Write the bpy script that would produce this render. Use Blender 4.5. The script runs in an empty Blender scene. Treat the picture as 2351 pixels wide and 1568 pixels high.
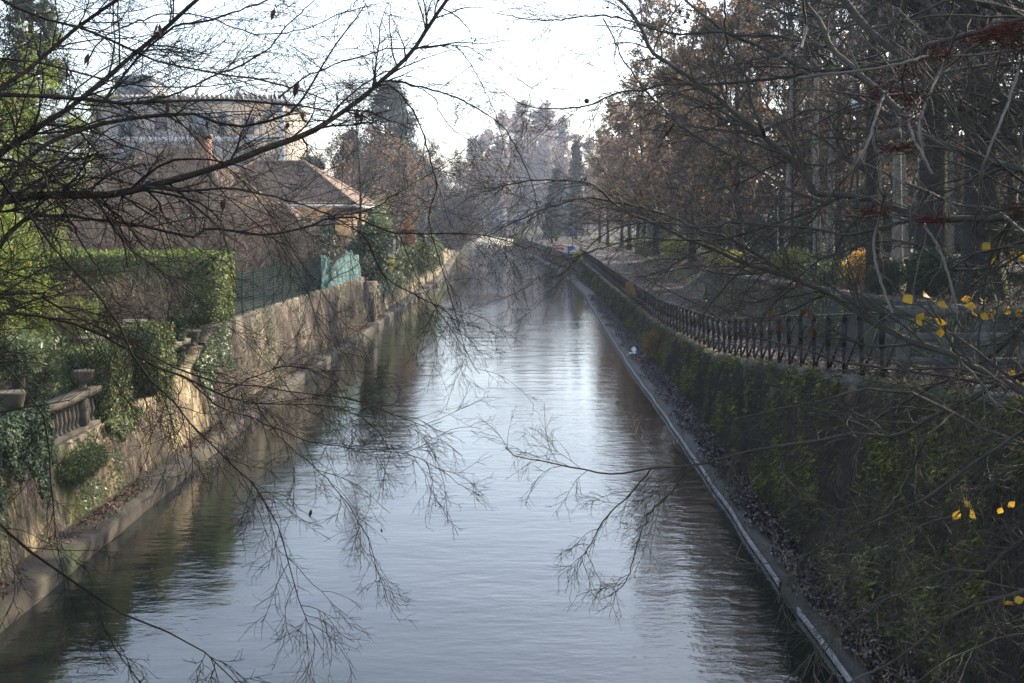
import bpy, math, random
import numpy as np
from mathutils import Vector

rng = np.random.default_rng(7)
random.seed(7)
R = math.radians
F = 2612.0            # focal length in photo-view units (2351 wide)
CX, HY, CAMZ = 1175.5, 500.0, 6.0

scene = bpy.context.scene
col = scene.collection


def P3(px, py, d):
    return np.array([(px - CX) * d / F, d, CAMZ - (py - HY) * d / F])


# ------------------------------------------------------------------ profiles
def prof(*pts):
    a = np.array(pts, float)
    return lambda y: np.interp(y, a[:, 0], a[:, 1])


XL = prof((-10, -7.35), (16, -7.4), (24, -7.5), (37, -7.65), (58, -7.25), (112, -6.6), (142, -7.6), (209, -9.4), (250, -14), (320, -30))
XR = prof((-10, 4.3), (19, 4.35), (31, 4.55), (46, 4.7), (60, 5.0), (89, 5.6), (125, 5.5), (174, 3.4), (241, -.6), (320, -13))
ZL = prof((-10, 1.75), (27, 1.72), (28.2, 1.95), (30.2, 2.0), (31.6, 2.5), (33, 2.86), (63, 2.74), (63.6, 2.0), (120, 1.8), (320, 1.8))
WR = prof((-10, .78), (25, .78), (33, 1.0), (50, 1.2), (60, 1.1), (98, .85), (140, .5), (320, .5))
ZR = prof((-10, 4.5), (12, 4.04), (20, 3.25), (25.7, 2.72), (33, 2.0), (50, 1.4), (85, 1.45), (109, 1.9), (150, 2.0), (320, 2.0))
XT = prof((-10, 10.5), (60, 10.5), (80, 11.4), (130, 12.2), (174, 9.0), (241, 4.6), (320, -10))
ZT = prof((-10, 4.6), (15, 4.4), (27, 3.87), (35, 3.64), (58, 3.2), (90, 2.9), (130, 2.5), (320, 2.4))
LW = lambda y: XL(y) - .55          # left wall foot
RW = lambda y: XR(y) + WR(y)        # right wall foot


# ------------------------------------------------------------------ materials
def new_mat(name):
    m = bpy.data.materials.new(name)
    m.use_nodes = True
    nt = m.node_tree
    nt.nodes.clear()
    out = nt.nodes.new('ShaderNodeOutputMaterial')
    return m, nt, out


ALB = .66
KM = {'wall_right': 1.35, 'bark_park': .5, 'twig_park': .75, 'bark_pale': .9, 'bark_left': .9, 'concrete': .5, 'leaf_moss': 1.8, 'coping': .8, 'leaf_hedge': 2.6, 'leaf_bamboo': 1.3, 'wall_left': 1.15, 'wall_tall': .95, 'yellow': 1.2, 'bark_right': .8, 'white': 1.2, 'litter_white': 1.3, 'steel': .5, 'wall_terrace': .7, 'path': .8, 'lawn': .6, 'soil': .7, 'twig_grey': 2.1, 'leaf_ivy': 2.1, 'leaf_low': 1.6, 'leaf_orange': 1.7, 'leaf_yellowgreen': .95, 'red': .5, 'rootlet': .8, 'water': 1, 'ledge_left': .55, 'ledge_right': .5, 'teal': .95, 'leaf_hazed': 2.0, 'twig_hazed': 1.6, 'plaster_beige': 2.0, 'plaster_grey': 1.7, 'tile_': 1, 'glass': 1.6, 'shutter': 1.5, 'leaf_brown': 1.8, 'stone_old': .8}


def ramp(nt, cols, k=1.0):
    r = nt.nodes.new('ShaderNodeValToRGB')
    e = r.color_ramp.elements
    while len(e) < len(cols):
        e.new(0.5)
    for i, (p, c) in enumerate(cols):
        e[i].position = p
        e[i].color = (c[0] * k, c[1] * k, c[2] * k, 1)
    return r


def noise(nt, scale, sc=(1, 1, 1), detail=6, rough=.6, coord='Object'):
    tc = nt.nodes.new('ShaderNodeTexCoord')
    mp = nt.nodes.new('ShaderNodeMapping')
    mp.inputs['Scale'].default_value = sc
    n = nt.nodes.new('ShaderNodeTexNoise')
    n.inputs['Scale'].default_value = scale
    n.inputs['Detail'].default_value = detail
    n.inputs['Roughness'].default_value = rough
    nt.links.new(tc.outputs[coord], mp.inputs['Vector'])
    nt.links.new(mp.outputs['Vector'], n.inputs['Vector'])
    return n


def nmat(name, cols, scale=2, sc=(1, 1, 1), rough=.8, bump=.3, bscale=20, bdist=.02, spec=.3, detail=6, over=None, metallic=0):
    m, nt, out = new_mat(name)
    b = nt.nodes.new('ShaderNodeBsdfPrincipled')
    b.inputs['Roughness'].default_value = rough
    b.inputs['Specular IOR Level'].default_value = spec
    b.inputs['Metallic'].default_value = metallic
    n = noise(nt, scale, sc, detail)
    r = ramp(nt, cols, ALB * KM.get(name, 1))
    nt.links.new(n.outputs['Fac'], r.inputs['Fac'])
    colour = r.outputs['Color']
    if over:                       # (colour, scale, lo, hi, sc) patches of another colour
        for (c2, s2, lo, hi, sc2) in over:
            n2 = noise(nt, s2, sc2, 5)
            r2 = ramp(nt, [(lo, (0, 0, 0)), (hi, (1, 1, 1))])
            nt.links.new(n2.outputs['Fac'], r2.inputs['Fac'])
            mx = nt.nodes.new('ShaderNodeMixRGB')
            mx.inputs['Color2'].default_value = (*[q * ALB * KM.get(name, 1) for q in c2], 1)
            nt.links.new(r2.outputs['Color'], mx.inputs['Fac'])
            nt.links.new(colour, mx.inputs['Color1'])
            colour = mx.outputs['Color']
    nt.links.new(colour, b.inputs['Base Color'])
    if bump:
        nb = noise(nt, bscale, (1, 1, 1), 5, .65)
        bp = nt.nodes.new('ShaderNodeBump')
        bp.inputs['Strength'].default_value = bump
        bp.inputs['Distance'].default_value = bdist
        nt.links.new(nb.outputs['Fac'], bp.inputs['Height'])
        nt.links.new(bp.outputs['Normal'], b.inputs['Normal'])
    nt.links.new(b.outputs['BSDF'], out.inputs['Surface'])
    return m


def lmat(name, cols, transl=.35, rough=.45, spec=.4, tcol=None):
    """leaves: colour by leaf, part of the light passes through"""
    m, nt, out = new_mat(name)
    g = nt.nodes.new('ShaderNodeNewGeometry')
    r = ramp(nt, cols, ALB * KM.get(name, 1))
    nt.links.new(g.outputs['Random Per Island'], r.inputs['Fac'])
    b = nt.nodes.new('ShaderNodeBsdfPrincipled')
    b.inputs['Roughness'].default_value = rough
    b.inputs['Specular IOR Level'].default_value = spec
    nt.links.new(r.outputs['Color'], b.inputs['Base Color'])
    t = nt.nodes.new('ShaderNodeBsdfTranslucent')
    if tcol:
        t.inputs['Color'].default_value = (*tcol, 1)
    else:
        nt.links.new(r.outputs['Color'], t.inputs['Color'])
    mx = nt.nodes.new('ShaderNodeMixShader')
    mx.inputs['Fac'].default_value = transl
    nt.links.new(b.outputs['BSDF'], mx.inputs[1])
    nt.links.new(t.outputs['BSDF'], mx.inputs[2])
    nt.links.new(mx.outputs['Shader'], out.inputs['Surface'])
    return m


M = {}
M['bark_left'] = nmat('bark_left', [(.3, (.018, .015, .012)), (.7, (.048, .041, .033))], 9, rough=.9, spec=.12, bump=.6, bscale=60, bdist=.004, over=[((.030, .034, .020), 3, .55, .7, (1, 1, 1))])
M['bark_right'] = nmat('bark_right', [(.3, (.050, .046, .037)), (.7, (.12, .11, .09))], 9, rough=.85, bump=.6, bscale=60, bdist=.004, over=[((.045, .055, .022), 3, .56, .7, (1, 1, 1))])
M['vine'] = nmat('vine', [(.3, (.11, .095, .08)), (.7, (.19, .165, .14))], 9, bump=.4, bscale=60, bdist=.003)
M['rootlet'] = lmat('rootlet', [(0, (.07, .02, .014)), (1, (.16, .045, .03))], .1, .9, .05)
M['dead'] = lmat('dead', [(0, (.035, .018, .012)), (.5, (.08, .042, .025)), (1, (.15, .09, .055))], .25, .7, .2)
M['yellow'] = lmat('yellow', [(0, (.34, .19, .02)), (.5, (.50, .31, .03)), (1, (.60, .42, .05))], .4, .5, .3)
M['ball'] = nmat('ball', [(.3, (.03, .022, .016)), (.7, (.06, .045, .03))], 30)
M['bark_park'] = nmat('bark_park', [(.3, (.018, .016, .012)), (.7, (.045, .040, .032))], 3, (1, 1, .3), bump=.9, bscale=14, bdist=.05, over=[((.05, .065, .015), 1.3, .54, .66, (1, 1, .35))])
M['twig_park'] = nmat('twig_park', [(.3, (.025, .021, .017)), (.7, (.055, .046, .038))], 2, bump=0)
M['twig_grey'] = nmat('twig_grey', [(.3, (.07, .056, .045)), (.7, (.14, .115, .092))], 2, bump=0)
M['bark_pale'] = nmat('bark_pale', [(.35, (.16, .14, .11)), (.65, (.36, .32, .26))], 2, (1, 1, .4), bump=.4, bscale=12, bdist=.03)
M['leaf_brown'] = lmat('leaf_brown', [(0, (.07, .052, .038)), (.6, (.13, .09, .06)), (1, (.34, .21, .11))], .4, .7, .2)
M['leaf_hazed'] = lmat('leaf_hazed', [(0, (.17, .15, .15)), (1, (.32, .27, .26))], .45, .8, .1)  # lightened and greyed, distance haze put into the leaf colour
M['twig_hazed'] = nmat('twig_hazed', [(.3, (.16, .15, .15)), (.7, (.26, .24, .23))], 2, bump=0)  # twigs paled the same way, haze put into the colour
M['leaf_rust'] = lmat('leaf_rust', [(0, (.20, .11, .05)), (1, (.42, .20, .06))], .45, .7, .2)
M['leaf_cedar'] = lmat('leaf_cedar', [(0, (.035, .065, .06)), (1, (.075, .11, .10))], .15, .7, .2)
M['leaf_pine'] = lmat('leaf_pine', [(0, (.07, .09, .06)), (1, (.15, .18, .12))], .2, .7, .2)
M['leaf_dark'] = lmat('leaf_dark', [(0, (.018, .045, .02)), (.7, (.035, .08, .03)), (1, (.07, .12, .04))], .2, .55, .25)
M['leaf_ivy'] = lmat('leaf_ivy', [(0, (.03, .05, .018)), (.7, (.07, .095, .035)), (.92, (.12, .14, .05)), (1, (.30, .22, .05))], .25, .55, .25)
M['leaf_hedge'] = lmat('leaf_hedge', [(0, (.022, .040, .009)), (.65, (.055, .085, .015)), (1, (.15, .17, .03))], .3, .55, .25)
M['leaf_bamboo'] = lmat('leaf_bamboo', [(0, (.12, .18, .03)), (.6, (.22, .30, .05)), (.9, (.36, .42, .08)), (1, (.55, .42, .06))], .5, .45, .3)
M['leaf_low'] = lmat('leaf_low', [(0, (.06, .09, .035)), (.7, (.12, .16, .07)), (1, (.22, .25, .13))], .35, .4, .4)
M['leaf_orange'] = lmat('leaf_orange', [(0, (.55, .16, .06)), (.35, (.50, .26, .06)), (.7, (.45, .40, .08)), (1, (.30, .36, .07))], .5, .5, .3)
M['leaf_yellowgreen'] = lmat('leaf_yellowgreen', [(0, (.25, .32, .06)), (1, (.48, .46, .10))], .5, .5, .3)
M['leaf_weed'] = lmat('leaf_weed', [(0, (.18, .12, .05)), (1, (.32, .22, .08))], .4, .6, .3)
M['leaf_moss'] = lmat('leaf_moss', [(0, (.035, .030, .018)), (.35, (.055, .055, .02)), (.7, (.085, .10, .022)), (1, (.20, .22, .045))], .25, .7, .2)
M['leaf_litter'] = lmat('leaf_litter', [(0, (.025, .015, .016)), (.6, (.05, .032, .032)), (1, (.10, .07, .065))], .1, .35, .5)
M['litter_dry'] = lmat('litter_dry', [(0, (.06, .035, .022)), (.7, (.13, .08, .05)), (1, (.30, .19, .10))], .15, .6, .3)
M['hedge_core'] = nmat('hedge_core', [(.3, (.012, .02, .008)), (.7, (.03, .045, .015))], 6, bump=.8, bscale=14, bdist=.1)
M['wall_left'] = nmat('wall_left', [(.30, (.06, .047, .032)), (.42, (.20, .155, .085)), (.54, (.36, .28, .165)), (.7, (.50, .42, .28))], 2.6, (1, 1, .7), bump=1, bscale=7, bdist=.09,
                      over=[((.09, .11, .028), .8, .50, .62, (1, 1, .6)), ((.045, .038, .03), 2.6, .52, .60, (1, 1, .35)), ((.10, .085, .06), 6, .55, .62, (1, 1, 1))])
M['wall_tall'] = nmat('wall_tall', [(.30, (.04, .032, .025)), (.43, (.13, .10, .07)), (.55, (.22, .175, .125)), (.70, (.36, .30, .22))], 2.4, (1, 1, .65), bump=1, bscale=6, bdist=.09,
                      over=[((.035, .030, .024), 1.1, .50, .58, (1, 1, .45)), ((.07, .06, .045), 5, .54, .62, (1, 1, 1)), ((.06, .075, .025), .7, .58, .68, (1, 1, .5))])
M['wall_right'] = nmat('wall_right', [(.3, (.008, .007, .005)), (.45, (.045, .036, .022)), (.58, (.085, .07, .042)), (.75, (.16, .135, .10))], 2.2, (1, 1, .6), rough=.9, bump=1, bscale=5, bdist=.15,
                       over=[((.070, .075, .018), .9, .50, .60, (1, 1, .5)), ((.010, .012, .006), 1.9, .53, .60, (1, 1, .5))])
M['wall_terrace'] = nmat('wall_terrace', [(.3, (.05, .046, .037)), (.7, (.12, .112, .095))], 1.6, (1, 1, .6), bump=1, bscale=8, bdist=.08, over=[((.07, .09, .03), .8, .52, .6, (1, 1, .5))])
M['coping'] = nmat('coping', [(.35, (.055, .055, .048)), (.65, (.16, .155, .14))], 3, bump=.5, bscale=18, bdist=.01, over=[((.035, .042, .015), 1.2, .45, .56, (1, 1, 1))])
M['stone_old'] = nmat('stone_old', [(.3, (.09, .075, .055)), (.7, (.24, .20, .15))], 5, bump=.6, bscale=25, bdist=.01, over=[((.07, .075, .04), 2.5, .50, .62, (1, 1, 1))])
M['ledge_left'] = nmat('ledge_left', [(.3, (.05, .042, .03)), (.7, (.17, .14, .10))], 3, bump=.8, bscale=18, bdist=.03, over=[((.10, .12, .04), .9, .56, .66, (1, 1, 1))])
M['ledge_right'] = nmat('ledge_right', [(.3, (.022, .026, .023)), (.7, (.05, .055, .047))], 2, rough=.6, bump=.5, bscale=12, bdist=.02, spec=.12)
M['edge'] = nmat('edge', [(.3, (.12, .125, .13)), (.7, (.38, .39, .40))], 3, rough=.6, spec=.2, bump=.3, bscale=20)  # pale grey stands in for sky reflected along the ledge edge
M['soil'] = nmat('soil', [(.3, (.03, .026, .017)), (.7, (.06, .052, .034))], 1.5, bump=.8, bscale=10, bdist=.05, over=[((.07, .10, .025), .5, .45, .6, (1, 1, 1))])
M['lawn'] = nmat('lawn', [(.3, (.035, .05, .014)), (.7, (.08, .10, .025))], 1.0, bump=.8, bscale=12, bdist=.05, over=[((.09, .06, .035), 1.4, .46, .58, (1, 1, 1))])
M['path'] = nmat('path', [(.3, (.045, .036, .036)), (.7, (.085, .07, .068))], 2.5, bump=.5, bscale=20, bdist=.02, over=[((.17, .11, .07), 4, .58, .66, (1, 1, 1))])
M['steel'] = nmat('steel', [(.3, (.010, .012, .012)), (.7, (.022, .025, .025))], 6, rough=.55, bump=.2)
M['green_metal'] = nmat('green_metal', [(.3, (.012, .050, .040)), (.7, (.025, .085, .068))], 6, rough=.5, bump=.1)
M['teal'] = nmat('teal', [(.3, (.09, .21, .21)), (.7, (.20, .36, .35))], 3, (4, 4, .3), rough=.8, bump=.5, bscale=20)
M['concrete'] = nmat('concrete', [(.3, (.16, .16, .145)), (.7, (.30, .30, .28))], 5, bump=.6, bscale=22, bdist=.01, over=[((.10, .11, .06), 2, .55, .65, (1, 1, 1))])
M['plaster_beige'] = nmat('plaster_beige', [(.3, (.20, .175, .15)), (.7, (.25, .22, .185))], .5, bump=.2)
M['plaster_grey'] = nmat('plaster_grey', [(.3, (.19, .20, .22)), (.7, (.25, .26, .28))], .5, bump=.2)
M['plaster_ochre'] = nmat('plaster_ochre', [(.3, (.32, .21, .10)), (.7, (.42, .29, .14))], 3, bump=.4)
M['brick_pink'] = nmat('brick_pink', [(.3, (.30, .15, .11)), (.7, (.42, .23, .17))], 4, bump=.4)
M['white'] = nmat('white', [(.3, (.66, .66, .68)), (.7, (.80, .80, .80))], 2, bump=.1)
M['glass'] = nmat('glass', [(.3, (.09, .12, .14)), (.7, (.16, .20, .23))], .6, rough=.15, spec=.6, bump=0)
M['shutter'] = nmat('shutter', [(.3, (.10, .07, .09)), (.7, (.15, .11, .12))], 1, bump=.1)
M['red'] = nmat('red', [(.3, (.42, .07, .07)), (.7, (.58, .13, .11))], 3, bump=.3)
M['blue'] = nmat('blue', [(.3, (.02, .07, .35)), (.7, (.03, .09, .42))], 3, rough=.4, bump=0)
M['redsign'] = nmat('redsign', [(.3, (.5, .04, .04)), (.7, (.55, .05, .05))], 3, rough=.4, bump=0)
M['lampglass'] = nmat('lampglass', [(.3, (.72, .76, .80)), (.7, (.82, .85, .88))], 2, rough=.3, bump=0)
M['litter_white'] = nmat('litter_white', [(.3, (.55, .58, .62)), (.7, (.75, .77, .8))], 8, bump=.3)


def tile_mat():
    m, nt, out = new_mat('roof_tile')
    b = nt.nodes.new('ShaderNodeBsdfPrincipled')
    b.inputs['Roughness'].default_value = .85
    n = noise(nt, 2.2, (1, 1, 1), 6)
    r = ramp(nt, [(.3, (.07, .05, .04)), (.5, (.14, .095, .07)), (.7, (.25, .18, .13))])
    nt.links.new(n.outputs['Fac'], r.inputs['Fac'])
    nt.links.new(r.outputs['Color'], b.inputs['Base Color'])
    nt.links.new(b.outputs['BSDF'], out.inputs['Surface'])
    return m


M['tile'] = tile_mat()


def water_mat():
    m, nt, out = new_mat('water')
    b = nt.nodes.new('ShaderNodeBsdfPrincipled')
    b.inputs['Base Color'].default_value = (.006, .009, .007, 1)
    b.inputs['Roughness'].default_value = .01
    b.inputs['IOR'].default_value = 1.55
    n1 = noise(nt, .55, (.8, 1.6, 1), 3, .5)
    n2 = noise(nt, 2.6, (.75, 1.5, 1), 4, .6)
    n3 = noise(nt, .10, (1, .5, 1), 3, .5)      # calmer and rougher patches
    r3 = ramp(nt, [(.35, (.15, .15, .15)), (.65, (1, 1, 1))])
    nt.links.new(n3.outputs['Fac'], r3.inputs['Fac'])
    mul = nt.nodes.new('ShaderNodeMath'); mul.operation = 'MULTIPLY'
    nt.links.new(n2.outputs['Fac'], mul.inputs[0]); nt.links.new(r3.outputs['Color'], mul.inputs[1])
    b1 = nt.nodes.new('ShaderNodeBump'); b1.inputs['Strength'].default_value = 1; b1.inputs['Distance'].default_value = .017
    b2 = nt.nodes.new('ShaderNodeBump'); b2.inputs['Strength'].default_value = 1; b2.inputs['Distance'].default_value = .015
    nt.links.new(n1.outputs['Fac'], b1.inputs['Height'])
    nt.links.new(mul.outputs[0], b2.inputs['Height'])
    nt.links.new(b1.outputs['Normal'], b2.inputs['Normal'])
    nt.links.new(b2.outputs['Normal'], b.inputs['Normal'])
    nt.links.new(b.outputs['BSDF'], out.inputs['Surface'])
    return m


M['water'] = water_mat()


def add_sunlit_moss(m, colour=(.10, .115, .014)):
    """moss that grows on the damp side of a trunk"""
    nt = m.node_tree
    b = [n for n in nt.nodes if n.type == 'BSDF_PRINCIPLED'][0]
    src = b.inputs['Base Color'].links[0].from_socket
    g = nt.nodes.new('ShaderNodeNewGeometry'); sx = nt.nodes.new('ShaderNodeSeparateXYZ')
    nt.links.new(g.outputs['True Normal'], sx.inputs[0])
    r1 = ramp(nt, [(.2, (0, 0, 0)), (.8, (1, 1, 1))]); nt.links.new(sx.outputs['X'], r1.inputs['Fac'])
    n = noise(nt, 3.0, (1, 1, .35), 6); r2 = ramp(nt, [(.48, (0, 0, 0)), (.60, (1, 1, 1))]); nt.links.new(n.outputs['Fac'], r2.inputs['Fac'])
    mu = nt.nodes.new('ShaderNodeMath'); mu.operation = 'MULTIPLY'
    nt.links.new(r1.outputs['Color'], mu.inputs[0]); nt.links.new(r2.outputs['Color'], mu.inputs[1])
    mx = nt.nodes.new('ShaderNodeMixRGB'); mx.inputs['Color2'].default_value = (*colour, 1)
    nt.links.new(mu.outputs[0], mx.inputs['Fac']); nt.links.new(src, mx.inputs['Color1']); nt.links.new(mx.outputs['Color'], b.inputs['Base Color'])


add_sunlit_moss(M['bark_park'])  # mossy stripe coloured as if sunlit, on the sunward side of the trunks


# ------------------------------------------------------------------ mesh helpers
class MB:
    def __init__(s):
        s.v, s.f, s.n = [], [], 0

    def add(s, v, f):
        v = np.asarray(v, float).reshape(-1, 3)
        if len(v) == 0:
            return s
        s.v.append(v)
        s.f.append(np.asarray(f, int) + s.n)
        s.n += len(v)
        return s

    def box(s, x0, x1, y0, y1, z0, z1):
        v = [(x, y, z) for z in (z0, z1) for y in (y0, y1) for x in (x0, x1)]
        return s.add(v, [(0, 2, 3, 1), (4, 5, 7, 6), (0, 1, 5, 4), (2, 6, 7, 3), (0, 4, 6, 2), (1, 3, 7, 5)])

    def bar(s, a, b, w, t=None):
        """rectangular bar from a to b"""
        a, b = np.asarray(a, float), np.asarray(b, float)
        d = (b - a) / np.linalg.norm(b - a)
        ref = np.array([0, 0, 1.]) if abs(d[2]) < .9 else np.array([1., 0, 0])
        u = np.cross(d, ref); u /= np.linalg.norm(u)
        w_ = np.cross(d, u)
        t = t or w
        c = [(-1, -1), (1, -1), (1, 1), (-1, 1)]
        v = [p + u * i * w / 2 + w_ * j * t / 2 for p in (a, b) for i, j in c]
        return s.add(v, [(3, 2, 1, 0), (4, 5, 6, 7), (0, 1, 5, 4), (1, 2, 6, 5), (2, 3, 7, 6), (3, 0, 4, 7)])

    def lathe(s, c, prof_, seg=12, sx=1, sy=1):
        a = np.linspace(0, 2 * np.pi, seg, endpoint=False)
        v = []
        for r, z in prof_:
            v.append(np.stack([c[0] + r * sx * np.cos(a), c[1] + r * sy * np.sin(a), np.full(seg, c[2] + z)], 1))
        v = np.concatenate(v)
        f = []
        for i in range(len(prof_) - 1):
            for j in range(seg):
                k = (j + 1) % seg
                f.append((i * seg + j, i * seg + k, (i + 1) * seg + k, (i + 1) * seg + j))
        return s.add(v, f)

    def tubes(s, Pn, Rn, sides=3):
        Pn = np.asarray(Pn, float); Rn = np.asarray(Rn, float)
        if Pn.ndim == 2:
            Pn, Rn = Pn[None], Rn[None]
        n, k, _ = Pn.shape
        T = np.gradient(Pn, axis=1)
        T /= np.linalg.norm(T, axis=2, keepdims=True) + 1e-9
        mean = T.mean(axis=1)
        ref = np.where(np.abs(mean[:, 2:3]) < .75, np.array([[0, 0, 1.]]), np.array([[1., 0, 0]]))
        U = np.cross(T, ref[:, None, :]); U /= np.linalg.norm(U, axis=2, keepdims=True) + 1e-9
        V = np.cross(T, U)
        a = np.arange(sides) * 2 * np.pi / sides
        ring = Pn[:, :, None, :] + Rn[:, :, None, None] * (np.cos(a)[None, None, :, None] * U[:, :, None, :] + np.sin(a)[None, None, :, None] * V[:, :, None, :])
        idx = np.arange(n * k * sides).reshape(n, k, sides)
        j2 = np.roll(idx, -1, axis=2)
        f = np.stack([idx[:, :-1], j2[:, :-1], j2[:, 1:], idx[:, 1:]], -1).reshape(-1, 4)
        return s.add(ring.reshape(-1, 3), f)

    def leaves(s, pos, L, W, d=None, spread=1.0, nrm=None, fold=.15):
        """rhombic leaves: pos (N,3); d bias direction; nrm bias of the facing"""
        N = len(pos)
        if N == 0:
            return s
        dd = rng.normal(size=(N, 3)) * spread
        if d is not None:
            dd = dd + np.asarray(d)
        dd /= np.linalg.norm(dd, axis=1, keepdims=True) + 1e-9
        nn = rng.normal(size=(N, 3))
        if nrm is not None:
            nn = nn * .45 + np.asarray(nrm)
        w = np.cross(dd, nn); w /= np.linalg.norm(w, axis=1, keepdims=True) + 1e-9
        nn = np.cross(w, dd)
        l = (L * rng.uniform(.6, 1.25, N))[:, None]
        ww = (W * rng.uniform(.7, 1.2, N))[:, None] / 2
        a = pos; b = pos + dd * l * .42 + w * ww + nn * ww * fold * 2
        c = pos + dd * l; e = pos + dd * l * .42 - w * ww + nn * ww * fold * 2
        v = np.stack([a, b, c, e], 1).reshape(-1, 3)
        return s.add(v, np.arange(N * 4).reshape(N, 4))

    def build(s, name, mat, parent=None, smooth=False):
        me = bpy.data.meshes.new(name)
        v = np.concatenate(s.v)
        loops = np.concatenate([f.reshape(-1) for f in s.f])
        tot = np.concatenate([np.full(len(f), f.shape[1]) for f in s.f])
        me.vertices.add(len(v)); me.vertices.foreach_set('co', v.reshape(-1))
        me.loops.add(len(loops)); me.loops.foreach_set('vertex_index', loops.astype(np.int32))
        me.polygons.add(len(tot))
        st = np.concatenate([[0], np.cumsum(tot)[:-1]])
        me.polygons.foreach_set('loop_start', st.astype(np.int32))
        me.polygons.foreach_set('loop_total', tot.astype(np.int32))
        if smooth:
            me.polygons.foreach_set('use_smooth', np.ones(len(tot), bool))
        me.update(calc_edges=True)
        me.validate()
        me.materials.append(mat)
        o = bpy.data.objects.new(name, me)
        col.objects.link(o)
        if parent is not None:
            o.parent = parent
            o.matrix_parent_inverse = INV(parent)
        return o


def INV(parent):
    from mathutils import Matrix
    return Matrix.Translation(parent.location).inverted()


def tag(o, label=None, cat=None, group=None, kind=None):
    if label: o['label'] = label
    if cat: o['category'] = cat
    if group: o['group'] = group
    if kind: o['kind'] = kind
    return o


def thing(name, label, cat, loc, group=None):
    o = bpy.data.objects.new(name, None)
    o.empty_display_size = .3
    col.objects.link(o)
    o.location = loc
    return tag(o, label, cat, group)


def dup(root, loc, rz=0, s=1, label=None, sz=None):
    r = root.copy(); col.objects.link(r)
    r.location = loc; r.rotation_euler = (0, 0, rz); r.scale = (s, s, sz or s)
    if label: r['label'] = label
    for ch in list(root.children):
        c = ch.copy(); col.objects.link(c); c.parent = r
    return r


def strip(ys, section):
    """loft of cross-sections; section(y)->[(x,z),...]"""
    secs = [section(y) for y in ys]
    k = len(secs[0])
    v = [(x, y, z) for y, sct in zip(ys, secs) for x, z in sct]
    f = []
    for i in range(len(ys) - 1):
        for j in range(k - 1):
            f.append((i * k + j, i * k + j + 1, (i + 1) * k + j + 1, (i + 1) * k + j))
    return MB().add(v, f)


def wob(x, y, z=0, a=1.0):
    return a * (np.sin(x * 1.7 + y * .9 + z) + np.sin(y * 2.3 - z * 1.9 + 1) + .6 * np.sin(x * 4.1 + z * 3.7 + y * 5.3) + .4 * np.sin(z * 7.3 + y * 9.1)) / 3


# ------------------------------------------------------------------ growth
def sprout(Pn, Rn, m, length, ang, k, t0=.2, t1=1., up=0., wig=.15, rr=.6, tip=.3, lenfall=.5, rmin=.001):
    """children polylines from parents; up: bias of z per step"""
    n, kk, _ = Pn.shape
    t = rng.uniform(t0, t1, (n, m)) * (kk - 1.001)
    i = t.astype(int); fr = (t - i)
    ar = np.arange(n)[:, None]
    base = Pn[ar, i] * (1 - fr)[..., None] + Pn[ar, i + 1] * fr[..., None]
    T = Pn[ar, i + 1] - Pn[ar, i]
    T /= np.linalg.norm(T, axis=2, keepdims=True) + 1e-9
    r0 = (Rn[ar, i] * (1 - fr) + Rn[ar, i + 1] * fr)
    q = rng.normal(size=T.shape)
    q -= (q * T).sum(2, keepdims=True) * T
    q /= np.linalg.norm(q, axis=2, keepdims=True) + 1e-9
    a = ang * rng.uniform(.65, 1.3, (n, m))[..., None]
    D = T * np.cos(a) + q * np.sin(a)
    L = length * rng.uniform(.5, 1.25, (n, m)) * (1 - lenfall * t / (kk - 1))
    base = base.reshape(-1, 3); D = D.reshape(-1, 3); L = L.reshape(-1); r0 = np.maximum(r0.reshape(-1) * rr, rmin)
    pts = [base]; p = base
    for j in range(k - 1):
        p = p + D * (L / (k - 1))[:, None]
        pts.append(p)
        D = D + rng.normal(size=D.shape) * wig
        D[:, 2] += up
        D /= np.linalg.norm(D, axis=1, keepdims=True) + 1e-9
    Pc = np.stack(pts, 1)
    Rc = np.maximum(r0[:, None] * np.linspace(1, tip, k)[None], rmin * .7)
    return Pc, Rc


def along(Pn, m, jit=.03, t0=0.3):
    n, kk, _ = Pn.shape
    t = rng.uniform(t0, 1, (n, m)) * (kk - 1.001)
    i = t.astype(int); fr = (t - i)[..., None]; ar = np.arange(n)[:, None]
    p = Pn[ar, i] * (1 - fr) + Pn[ar, i + 1] * fr
    return p.reshape(-1, 3) + rng.normal(size=(n * m, 3)) * jit


def smooth_poly(pts, k):
    """resample a polyline (with last column radius) smoothly"""
    pts = np.asarray(pts, float)
    n = len(pts)
    ext = np.vstack([2 * pts[0] - pts[1], pts, 2 * pts[-1] - pts[-2]])
    seg = np.linalg.norm(np.diff(pts[:, :3], axis=0), axis=1)
    cum = np.concatenate([[0], np.cumsum(seg)])
    out = []
    for s in np.linspace(0, cum[-1], k):
        i = min(np.searchsorted(cum, s, side='right') - 1, n - 2)
        u = (s - cum[i]) / (seg[i] + 1e-9)
        p0, p1, p2, p3 = ext[i], ext[i + 1], ext[i + 2], ext[i + 3]
        out.append(.5 * ((2 * p1) + (-p0 + p2) * u + (2 * p0 - 5 * p1 + 4 * p2 - p3) * u ** 2 + (-p0 + 3 * p1 - 3 * p2 + p3) * u ** 3))
    out = np.array(out)
    out[:, 3] = np.maximum(out[:, 3], .0012)
    return out


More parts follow.
